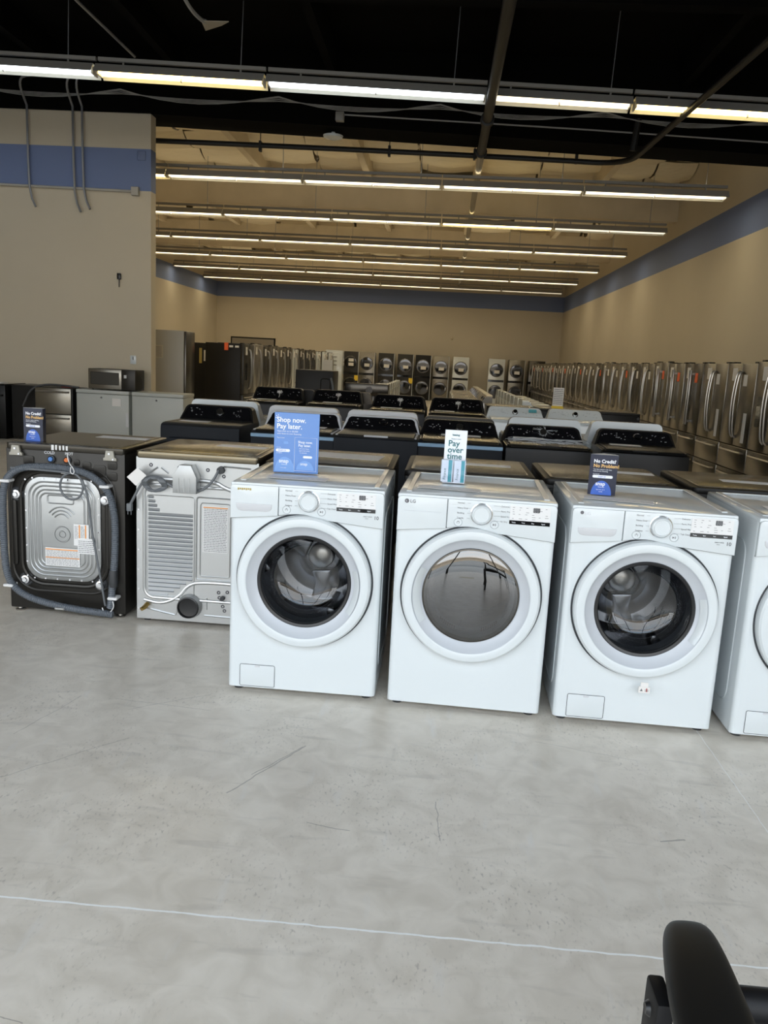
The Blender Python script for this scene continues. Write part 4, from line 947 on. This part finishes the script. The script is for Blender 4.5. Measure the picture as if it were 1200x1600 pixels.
# ------------------------------------------------------------------ french door fridges
def fridge(label, x, y, rz, body='stainless', wd=.91, hgt=1.77, D=.80, handles='curved', dispenser=False, tagcol=None, sticker_=True, split=.72, film=False):
    # front faces local -y, origin base front centre
    t = thing('refrigerator', label, 'refrigerator', (x, y, 0), rz); h = wd / 2
    MB().box(-h + .004, h - .004, .07, D, .03, hgt - .02, .006, 2).box(-h + .05, h - .05, .12, D - .05, 0, .04).build('cabinet', 'graphite_dark', t)
    MB().box(-h + .05, -h + .15, .02, .10, hgt - .02, hgt, .004, 1).box(h - .15, h - .05, .02, .10, hgt - .02, hgt, .004, 1).build('hinge_cover', 'graphite_dark', t)
    for s in (-1, 1):
        x0, x1 = (-h, -.003) if s < 0 else (.003, h)
        d = MB().box(x0, x1, 0, .068, split, hgt - .02, .010, 2).build('door', body, t)
        hx = s * .045
        if handles == 'curved': MB().tube(smooth_path([(hx, .0, hgt - .12), (hx, -.045, hgt - .16), (hx, -.07, (split + hgt) / 2), (hx, -.045, split + .14), (hx, 0, split + .10)], 2), .013, 8).build('handle', 'stainless_light', d)
        else: MB().box(hx - .012, hx + .012, -.06, -.035, split + .12, hgt - .12, .006, 2).box(hx - .01, hx + .01, -.04, 0, split + .16, split + .19).box(hx - .01, hx + .01, -.04, 0, hgt - .19, hgt - .16).build('handle', 'stainless_light', d)
        if s < 0 and dispenser:
            MB().box(x0 + .12, x0 + .32, -.004, .01, 1.0, 1.36, .004, 1).build('dispenser', 'black_gloss', d)
        if sticker_ and s < 0: MB().box(x1 - .30, x1 - .14, -.003, -.0005, hgt - .24, hgt - .08).build('price_sticker', 'paper', d, smooth=False)
        if sticker_ and s > 0: MB().box(x0 + .10, x0 + .22, -.003, -.0005, hgt - .30, hgt - .16).build('price_sticker', tagcol or 'paper', d, smooth=False)
        if film and s > 0: MB().box(x0 + .24, x0 + .34, -.003, -.0005, split + .05, split + .42).build('pale_strip', 'pale_grey_plastic', d, smooth=False)  # tall pale strip on one door
    for k, (z0, z1) in enumerate(((split - .005 - .30, split - .008), (.07, split - .313))):
        d = MB().box(-h, h, 0, .068, z0, z1, .010, 2).build('drawer', body, t)
        if handles != 'none': MB().tube(smooth_path([(-h + .1, 0, z1 - .06), (-h + .13, -.05, z1 - .06), (h - .13, -.05, z1 - .06), (h - .1, 0, z1 - .06)], 2), .012, 8).build('handle', 'stainless_light', d)
    return t
rx = 3.80
lst = [(9.62, 'curved', True, None), (10.62, 'curved', False, 'orange_tag'), (11.58, 'curved', False, 'paper'), (12.54, 'bar', False, 'paper'), (13.5, 'bar', False, 'orange_tag'), (14.45, 'bar', False, 'orange_tag'), (15.4, 'bar', False, 'paper')]
fdesc = ['stainless fridge at the right picture edge with a black dispenser', 'stainless fridge with long bowed handles, second from the right picture edge', 'large stainless fridge with paired bowed handles, third from the right picture edge', 'stainless fridge with straight bar handles beside the paired bowed handles', 'stainless fridge with an orange tag and bar handles, fifth from the right picture edge', 'stainless fridge with an orange tag and bar handles, sixth from the right picture edge', 'stainless fridge with straight handles, seventh from the right picture edge']
y = 9.60; n_ = 0; FD = []
ordl = ordn + ['ninth', 'tenth', 'eleventh', 'twelfth', 'thirteenth', 'fourteenth', 'fifteenth', 'sixteenth', 'seventeenth', 'eighteenth', 'nineteenth', 'twentieth', 'twenty-first', 'twenty-second', 'twenty-third', 'twenty-fourth', 'twenty-fifth', 'twenty-sixth', 'twenty-seventh', 'twenty-eighth']
spec = {0: ('curved', True, 'orange_tag'), 1: ('curved', False, 'paper'), 2: ('curved', False, 'paper'), 3: ('bar', False, 'orange_tag'), 4: ('bar', False, 'orange_tag'), 5: ('bar', True, 'orange_tag'), 6: ('curved', False, 'paper'), 7: ('none', True, 'paper')}
while y < 34.0:
    wd = 1.0 if n_ < 3 else .91
    hd, dsp, tc_ = spec.get(n_, (random.Random(n_).choice(['curved', 'curved', 'bar']), n_ % 5 == 4, ['paper', 'paper', 'orange_tag'][n_ % 3]))
    extra = {0: 'with black dispenser', 1: 'with bowed handles', 2: 'with bowed handles and pale strip', 3: 'with bar handles and orange tag', 4: 'with bar handles and orange tag', 5: 'with orange tag and dispenser'}.get(n_, 'in the receding row')
    fridge('%s fridge %s, %s from the near end, right wall' % ('stainless', extra, ordl[n_]), rx + (0 if n_ else 0), y, -PI / 2, 'stainless' if n_ % 4 != 3 else 'stainless_dark', wd - .02, 1.77 if n_ % 5 else 1.79, handles='curved' if hd == 'none' else hd, dispenser=dsp, tagcol=tc_, film=n_ in (1, 2))
    y += (wd / 2 + (1.0 if n_ + 1 < 3 else .91) / 2); n_ += 1
# left row
y = 17.0; n_ = 0
while y < 30.3:
    bd = ['graphite', 'stainless_light', 'stainless_dark', 'stainless', 'stainless', 'stainless_dark', 'white_enamel', 'stainless_dark', 'graphite', 'stainless_dark', 'white_enamel', 'white_enamel', 'white_enamel'][min(n_, 12)]
    nm_ = {'graphite': 'dark', 'stainless_light': 'plastic-wrapped pale', 'stainless_dark': 'dark steel', 'stainless': 'steel', 'white_enamel': 'white'}[bd]
    fridge('%s fridge in the left back row, %s from the near end' % (nm_, ordl[n_]), -4.0, y, PI / 2, bd, .90, 1.76 + .02 * (n_ % 2), handles='curved', dispenser=n_ in (0,))
    y += .93 if n_ < 6 else 1.6 if n_ > 9 else 1.1; n_ += 1
bf = bpy.data.objects  # orange tag on the near side of the first left fridge
nf = MB().box(-4.40, -4.32, 16.525, 16.53, 1.60, 1.75).build('orange_label', 'orange_tag'); tag(nf, 'orange label on the side of the big black fridge', 'label')
for k in range(2):
    q = MB().box(-4.30 + .12 * k, -4.22 + .12 * k, 16.525, 16.53, 1.66, 1.70).build('white_label', 'paper'); tag(q, 'small white label on the big black fridge, %s the orange label' % ('next to' if k == 0 else 'second right of'), 'label')
# grey cabinet fridge, dark fridge beside
gf = thing('refrigerator', 'plain grey fridge standing sideways behind the partition edge with a taped paper note', 'refrigerator', (-4.80, 14.0, 0))
MB().box(-.42, .36, 0, .50, .03, 1.88, .012, 2).box(-.36, .3, .06, .44, 0, .04).build('cabinet', 'fridge_grey', gf)
MB().box(.362, .40, .0, .50, .06, 1.87, .008, 2).build('door', 'stainless_dark', gf)
nt_ = MB().box(-.22, -.01, -.003, 0, 1.40, 1.62).build('paper_note', 'pipe_cream', gf, smooth=False); lettering_block(-.20, -.03, 1.42, 1.60, -.003, 8, 11, 'ink', nt_)
dfz = thing('refrigerator', 'narrow black fridge between the grey fridge and the big black fridge', 'refrigerator', (-5.25, 17.3, 0))
MB().box(-.35, .33, 0, .7, .03, 1.73, .01, 2).box(-.3, .28, .05, .65, 0, .04).build('cabinet', 'graphite_dark', dfz)
MB().box(.1, .16, -.003, 0, 1.3, 1.62).build('yellow_energy_label', 'foil_yellow', dfz, smooth=False); MB().box(.2, .25, -.003, 0, 1.35, 1.58).build('white_label', 'paper', dfz, smooth=False)
bdp = thing('display_board', 'large grey framed panel rising behind the left fridge row', 'panel', (-5.8, 25.0, 0))
MB().box(-.62, .68, 0, .06, 0.02, 2.02).build('panel', 'stainless_light', bdp); fr_ = MB(); fr_.box(-.66, -.62, -.01, .07, 0, 2.06).box(.68, .72, -.01, .07, 0, 2.06).box(-.66, .72, -.01, .07, 2.02, 2.06); fr_.build('frame', 'graphite_dark', bdp)
wp_ = thing('dryer', 'white dryer stack with square recessed panel at the far end of the left fridges', 'dryer', (-4.08, 31.4, 0))
MB().box(-.32, .32, 0, .7, .02, 1.87, .01, 2).box(-.3, .3, .05, .6, 0, .03).build('cabinet', 'white_enamel', wp_)
b_ = MB(); loop_tube(b_, rrect(-.26, .26, 1.15, 1.75, .04), 0, .012, 6); b_.build('recessed_panel', 'white_enamel', wp_)
for z in (1.3, 1.45, 1.6): MB().box(-.12, .12, -.01, .0, z, z + .03).build('vent_slot', 'ink', wp_)
tag(MB().box(-.14, .14, 0, .04, 1.32, 1.9).box(-.1, .1, 0, .03, 0, 1.33).build('price_stand', 'pale_grey_plastic'), 'grey standing price board among the white fridges at the far left row', 'sign'); bpy.data.objects['price_stand.001' if 'price_stand.001' in bpy.data.objects else 'price_stand'].location = (-3.5, 25.5, -.4)

# ------------------------------------------------------------------ freezers, dishwasher, microwave at the partition
def freezer(label, x0, x1, y):
    t = thing('chest_freezer', label, 'freezer', ((x0 + x1) / 2, y, 0)); h = (x1 - x0) / 2
    MB().box(-h + .006, h - .006, 0.01, .56, .03, .80, .008, 2).box(-h + .05, h - .05, .06, .5, 0, .04).build('body', 'freezer_white', t)
    MB().box(-h, h, 0, .57, .803, .86, .012, 2).build('lid', 'freezer_white', t)
    MB().lathe([(0, -.006), (.012, -.006), (.016, .012)], (-.02, 0, .745), n=16).build('lock', 'ink', t)
    return t
z1_ = freezer('white chest freezer carrying the microwave, with a dangling tag', -5.72, -4.86, 12.55)
z2_ = freezer('white chest freezer overlapping the partition edge, right of the microwave', -4.82, -3.98, 12.55)
tgz = MB().box(.16, .30, -.002, .008, .62, .74).build('care_tag', 'paper', z1_, smooth=False); MB().box(.38, .425, .0, .009, .3, .52).build('vent', 'pale_grey_plastic', z1_)
mw = thing('microwave', 'stainless over-the-range microwave sitting on the white chest freezer', 'microwave', (-5.16, 12.62, .862), 0)
MB().box(-.38, .38, .02, .40, 0.012, .33, .006, 2).build('body', 'graphite_dark', mw)
d_ = MB().box(-.38, .16, -.01, .02, .015, .33, .008, 2).build('door', 'stainless', mw); MB().box(-.34, .12, -.013, -.008, .085, .28, .006, 1).build('door_window', 'black_gloss', d_)
cpn = MB().box(.165, .38, -.01, .02, .015, .33, .006, 2).build('control_panel', 'graphite', mw); MB().box(.2, .24, -.013, -.01, .2, .25).build('display', 'pale_grey_plastic', cpn); MB().box(.04, .055, -.016, -.012, .06, .11).build('energy_label', 'yellow_tag', d_)
for sx in (-.33, .33): MB().cyl((sx, .05, 0), .015, 0, .014, 'z', 10).cyl((sx, .35, 0), .015, 0, .014, 'z', 10).build('foot', 'rubber', mw)
MB().tube(smooth_path([(.38, .2, .25), (.46, .15, .15), (.47, .1, .02), (.35, -.02, .005), (.12, -.04, -.03), (.10, -.045, -.15), (.14, -.045, -.22)], 3), .006, 6).build('power_cord', 'rubber', mw)
dw = thing('dishwasher', 'stainless two-drawer dishwasher left of the white chest freezers', 'dishwasher', (-6.06, 12.5, 0))
MB().box(-.30, .30, .03, .6, .04, .86, .006, 2).box(-.26, .26, .08, .5, 0, .05).build('cabinet', 'graphite_dark', dw)
for z0, z1 in ((.12, .44), (.45, .855)):
    d_ = MB().box(-.30, .28, 0, .03, z0, z1, .006, 2).build('drawer', 'stainless', dw)
    MB().tube([(-.27, 0, z1 - .055), (-.27, -.045, z1 - .055), (.25, -.045, z1 - .055), (.25, 0, z1 - .055)], .013, 8).build('handle', 'stainless_light', d_)
MB().tube(smooth_path([(-.45, -.1, .55), (-.38, .0, .82), (-.2, .1, .90), (.1, .1, .90), (.35, .15, .875)], 3), .018, 8).build('drain_hose', 'rubber', dw)
tag(MB().prism([(-.12, -.06), (.16, -.03), (.12, .09), (-.1, .06)], 0, .012, 'xy').build('red_booklet', 'red'), 'dark red booklet lying on top of the dishwasher', 'booklet'); bpy.data.objects['red_booklet'].location = (-5.9, 12.75, .862)
bx = thing('range', 'black appliance at the left picture edge with papers on top', 'appliance', (-7.12, 12.45, 0))
MB().box(-.38, .30, 0, .65, .02, .86, .01, 2).box(-.3, .25, .1, .6, 0, .03).build('cabinet', 'black_enamel', bx); MB().box(-.38, .30, -.005, .65, .862, .878, .004, 1).build('cooktop', 'black_gloss', bx)
MB().tube([(-.34, 0, .70), (-.34, -.04, .70), (.26, -.04, .70), (.26, 0, .70)], .012, 8).build('handle', 'black_plastic', bx)
tag(MB().box(-.14, .12, -.08, .08, 0, .012).build('manual', 'paper'), 'white manual lying on the black appliance at the left edge', 'booklet'); bpy.data.objects['manual'].location = (-7.05, 12.65, .879)
bx2 = thing('wine_cooler', 'dark olive appliance side between the black appliance and the dishwasher', 'appliance', (-6.6, 12.6, 0)); MB().box(-.19, .22, 0, .6, .02, .87, .01, 2).box(-.15, .18, .1, .5, 0, .03).build('cabinet', 'graphite', bx2); MB().box(-.19, .22, -.02, 0, .05, .86, .006, 1).build('door', 'graphite_dark', bx2)

# ------------------------------------------------------------------ signs on the near machines
def face(name, x0, x1, z0, z1, y, m, parent, r=0):
    b_ = MB()
    if r: b_.prism(rrect(x0, x1, z0, z1, r), y - .0006, y, 'xz')
    else: b_.box(x0, x1, y - .0006, y, z0, z1)
    return b_.build(name, m, parent, smooth=False)
s1 = thing('brochure_sign', 'blue acrylic sign reading Shop now. Pay later. on the left white washer', 'sign', (-.66, 3.82, .987), .02)
MB().box(-.108, .108, 0, .005, 0, .288, .001, 1).box(-.108, .108, 0, .05, 0, .004).build('panel', 'sign_blue', s1)
text('sign_lettering', [('Shop now.', .033, -.097, .243, -.001, .0006), ('Pay later.', .033, -.097, .212, -.001, .0006)], 'sign_white', s1)
text('sign_small_lettering', [('Approvals up to $5,000', .0105, -.094, .196, -.001), ('with lease-to-own financing', .0105, -.094, .184, -.001), ('Tap to scan', .008, -.095, .165, -.001), ('or text', .007, -.094, .119, -.001), ('to 48078', .007, -.094, .092, -.001)], 'sign_white', s1)
face('white_pill', -.098, -.03, .100, .114, -.0002, 'sign_white', s1, .0065); text('pill_lettering', [('SNAP123', .010, -.088, .1035, -.0012)], 'sign_round', s1)
face('small_pill', -.062, -.038, .138, .150, -.0002, 'sign_blue_mid', s1, .005)
ar = MB(); ar.prism([(-.1 + .048 * math.cos(a) + .046, .004 + max(0, .072 * math.sin(a))) for a in [PI * i / 24 for i in range(25)]], -.001, -.0002, 'xz'); ar.build('round_patch', 'sign_blue_mid', s1, smooth=False)
text('brand_lettering', [('snap', .026, -.082, .048, -.0015, .0005), ('FINANCE', .007, -.07, .037, -.0015), ('terms apply', .006, -.074, .022, -.0015)], 'sign_white', s1)
fr_ = MB(); loop_tube(fr_, [(-.008, .012), (.098, .012), (.098, .172), (-.008, .172)], -.0006, .0008, 4); fr_.build('inset_frame', 'sign_white', s1)
text('inset_lettering', [('Shop now.', .0165, .008, .145, -.001, .0003), ('Pay later.', .0165, .01, .129, -.001, .0003), ('Get your lease', .008, .014, .117, -.001), ('approved today', .008, .014, .107, -.001), ('in seconds', .008, .018, .097, -.001)], 'sign_white', s1)
face('white_pill', .034, .078, .074, .085, -.0002, 'sign_white', s1, .005)
ar = MB(); ar.prism([(.045 + .042 * math.cos(a), .016 + .045 * math.sin(a)) for a in [PI * i / 24 for i in range(25)]], -.001, -.0002, 'xz'); ar.build('round_patch', 'sign_blue_mid', s1, smooth=False)
text('brand_lettering', [('snap', .019, .022, .040, -.0015, .0003)], 'sign_white', s1)
sp_ = MB()
for a in (PI * .55, PI * .78, PI): sp_.tube([(-.088 + .008 * math.cos(a), -.001, .262 + .008 * math.sin(a)), (-.088 + .017 * math.cos(a), -.001, .262 + .017 * math.sin(a))], .0012, 4)
sp_.build('spark_mark', 'sign_white', s1)
s2 = thing('brochure_holder', 'white brochure holder reading Pay over time on the white dryer', 'sign', (.100, 3.86, .987), -.03)
MB().box(-.053, .053, 0.03, .034, 0, .245, .001, 1).box(-.053, .053, -.05, .034, 0, .004).build('back_panel', 'sign_white', s2)
text('sign_lettering', [('Pay', .040, -.036, .168, .0285, .0006), ('over', .040, -.037, .137, .0285, .0006), ('time', .040, -.038, .106, .0285, .0006)], 'teal_text', s2)
text('sign_small_lettering', [('acima', .0, 0, 0, 0)] if False else [('leasing', .013, -.018, .218, .0285, .0003), ('Enjoy it now', .009, -.022, .2, .0285)], 'teal_text', s2)
for k, x in enumerate((-.060, .0)):
    bx_ = MB().box(x, x + .054, -.048, -.02, .004, .108, .001, 1).build('leaflet_stack', 'sign_white', s2)
    MB().box(x + .033, x + .050, -.0486, -.048, .004, .108).build('teal_stripe', 'sign_teal', bx_, smooth=False)
    tm = text_mesh('Finance', .018); tm.transform(Matrix.Translation((x + .022, -.0488, .014)) @ Matrix.Rotation(PI / 2, 4, 'X') @ Matrix.Rotation(PI / 2, 4, 'Z')); tm.materials.clear(); tm.materials.append(MAT['teal_text'])
    o = bpy.data.objects.new('leaflet_lettering', tm); C.objects.link(o); o.parent = bx_
MB().box(-.064, .060, -.052, -.050, .002, .115).box(-.064, -.062, -.052, -.018, .002, .115).box(.058, .060, -.052, -.018, .002, .115).build('clear_pocket', 'acrylic', s2)
def trifold(label, loc, rz):
    t = thing('brochure', label, 'sign', loc, rz); hw = .062
    MB().prism([(-hw, 0), (hw, 0), (hw - .012, .045), (0, .07)], 0, .185, 'xy').build('body', ['sign_navy'], t, smooth=False)
    MB().prism([(-hw + .001, .001), (hw - .001, .001), (hw - .013, .044), (0, .068)], .1852, .1856, 'xy').build('top_edge', 'label_white', t, smooth=False)
    text('white_lettering', [('No Credit?', .0215, -.046, .148, -.001, .0006)], 'sign_white', t); text('gold_lettering', [('No Problem!', .0215, -.046, .127, -.001, .0006)], 'sign_gold', t)
    text('small_lettering', [('You have options with Snap,', .0072, -.045, .115, -.001), ('lease-to-own financing', .0072, -.045, .107, -.001), ('Get started', .006, -.045, .094, -.001)], 'sign_white', t)
    face('white_pill', -.046, .044, .078, .091, -.0002, 'sign_white', t, .006); text('pill_lettering', [('SNAP123', .009, -.022, .081, -.0012)], 'sign_round', t)
    a_ = MB(); a_.prism([(-.002 + .046 * math.cos(a), .0 + max(.0, .066 * math.sin(a))) for a in [PI * i / 24 for i in range(25)]], -.001, -.0002, 'xz'); a_.build('round_patch', 'sign_round', t, smooth=False)
    text('brand_lettering', [('snap', .024, -.03, .044, -.0015, .0005), ('FINANCE', .007, -.018, .034, -.0015), ('Approvals up to', .006, -.025, .023, -.0015), ('$5,000', .006, -.012, .013, -.0015)], 'sign_white', t)
    return t
trifold('dark brochure reading No Credit? No Problem! on the third white washer', (.776, 3.72, .987), -.10)
trifold('dark brochure reading No Credit? No Problem! on the black washer at far left', (-2.28, 4.45, .989), -.15)
# price sheets on tops
sheet('white price sheet on the left white washer', -.62, 3.66, .9875, .28, .10, -.06); sheet('white price sheet on the white dryer', .08, 3.63, .9875, .28, .10, -.16)
sheet('white price sheet on the third white washer', .83, 3.60, .9875, .30, .10, -.2); sheet('white price sheet on the black washer at far left', -1.92, 4.88, .9885, .32, .11, -.04)
sheet('white price sheet on the steel-backed dryer', -1.15, 4.78, .9885, .30, .11, -.1); sheet('white price sheet on the right end white washer', 1.62, 3.62, .9875, .28, .10, -.1)
sheet('white price sheet on the dark washer behind the blue sign washer', -.50, 4.66, .9845, .40, .24, -.1); tag(MB().box(-.16, .16, -.06, .06, 0, .0015).build('energy_label', 'foil_yellow'), 'olive yellow label on the dark washer behind the blue sign', 'label'); bpy.data.objects['energy_label'].location = (-.36, 4.52, .9862)
sheet('white price sheet on the dark washer behind the white dryer', .28, 4.62, .9845, .32, .10, -.05); sheet('white price sheet on the dark washer behind the tagged washer', 1.10, 4.66, .9845, .30, .10, -.08); sheet('white price sheet on the dark washer at the right edge', 1.80, 4.55, .9845, .40, .10, -.1)
for (x, y, z, w_, lb) in [(-2.15, 7.12, .925, .27, 'the left end dryer of the first console row'), (-1.1, 6.98, .944, .30, 'the badge washer of the first console row'), (-.62, 6.99, .925, .25, 'the third machine of the first console row'), (.22, 7.0, .945, .34, 'the shiny-lid washer of the first console row'), (.80, 7.0, .956, .26, 'the plastic-wrapped washer'), (1.62, 7.0, .944, .26, 'the black end dryer of the first console row'),
                           (-2.36, 11.12, .943, .26, 'the leftmost ribbon washer'), (-1.45, 11.2, .943, .26, 'the second ribbon washer'), (-.60, 10.7, .943, .28, 'the bright-lid ribbon washer'), (.10, 10.65, .943, .26, 'the fourth ribbon washer')]:
    sheet('white price sheet on %s' % lb, x, y, z, w_, .12, -.04, tilt=.015)

# ------------------------------------------------------------------ chair corner at lower right
ch = thing('office_chair', 'black chair with padded armrest at the lower right corner', 'chair', (.43, 1.0, 0), 0)
arm = []
AX = [(.030, .215, .635), (.026, .20, .655), (.018, .16, .672), (.006, .08, .682), (-.004, 0, .685), (-.012, -.12, .685), (-.02, -.26, .680), (-.025, -.33, .66)]
WD = [.012, .030, .042, .050, .055, .058, .055, .03]
m = MB(); rings = []
for (x, y, z), wd in zip(AX, WD):
    ring = []; th = .022 if wd > .02 else .008
    for i in range(16):
        a = 2 * PI * i / 16; ca, sa = math.cos(a), math.sin(a)
        ring.append(m.bm.verts.new((x + wd * math.copysign(abs(ca) ** .6, ca), y, z + th * math.copysign(abs(sa) ** .75, sa))))
    rings.append(ring)
for A, B in zip(rings, rings[1:]):
    for i in range(16): m.bm.faces.new([A[i], A[(i + 1) % 16], B[(i + 1) % 16], B[i]])
m.bm.faces.new(rings[0]); m.bm.faces.new(rings[-1]); bmesh.ops.recalc_face_normals(m.bm, faces=m.bm.faces)
ap = m.build('armrest_pad', 'chair_black', ch); sub = ap.modifiers.new('s', 'SUBSURF'); sub.levels = 2; sub.render_levels = 2
br = MB().box(-.060, -.034, .035, .10, .40, .650, .006, 2).build('armrest_post', 'chair_metal', ch)
MB().lathe([(.0, -.004), (.008, -.006), (.012, 0)], (-.060, .07, .615), 'x', 16).build('screw', 'black_plastic', br)
MB().tube([(.02, .095, .615), (.25, .095, .615), (.56, .095, .615)], .026, 14).build('cross_bar', 'chair_metal', ch)
MB().box(-.05, .60, -.42, .05, .40, .47, .03, 3).build('seat', 'chair_black', ch)
for lx, ly in ((-.05, .02), (.58, .02), (-.05, -.40), (.58, -.40)): MB().tube([(lx, ly, .42), (lx + (.02 if lx > 0 else -.02), ly, 0)], .014, 10).build('leg', 'chair_metal', ch)
m2 = MB(); m2.box(.50, .60, -.33, .2, .66, .70, .018, 3).build('armrest_pad', 'chair_black', ch); MB().box(.56, .59, .03, .12, .42, .665, .006, 2).build('armrest_post', 'chair_metal', ch)
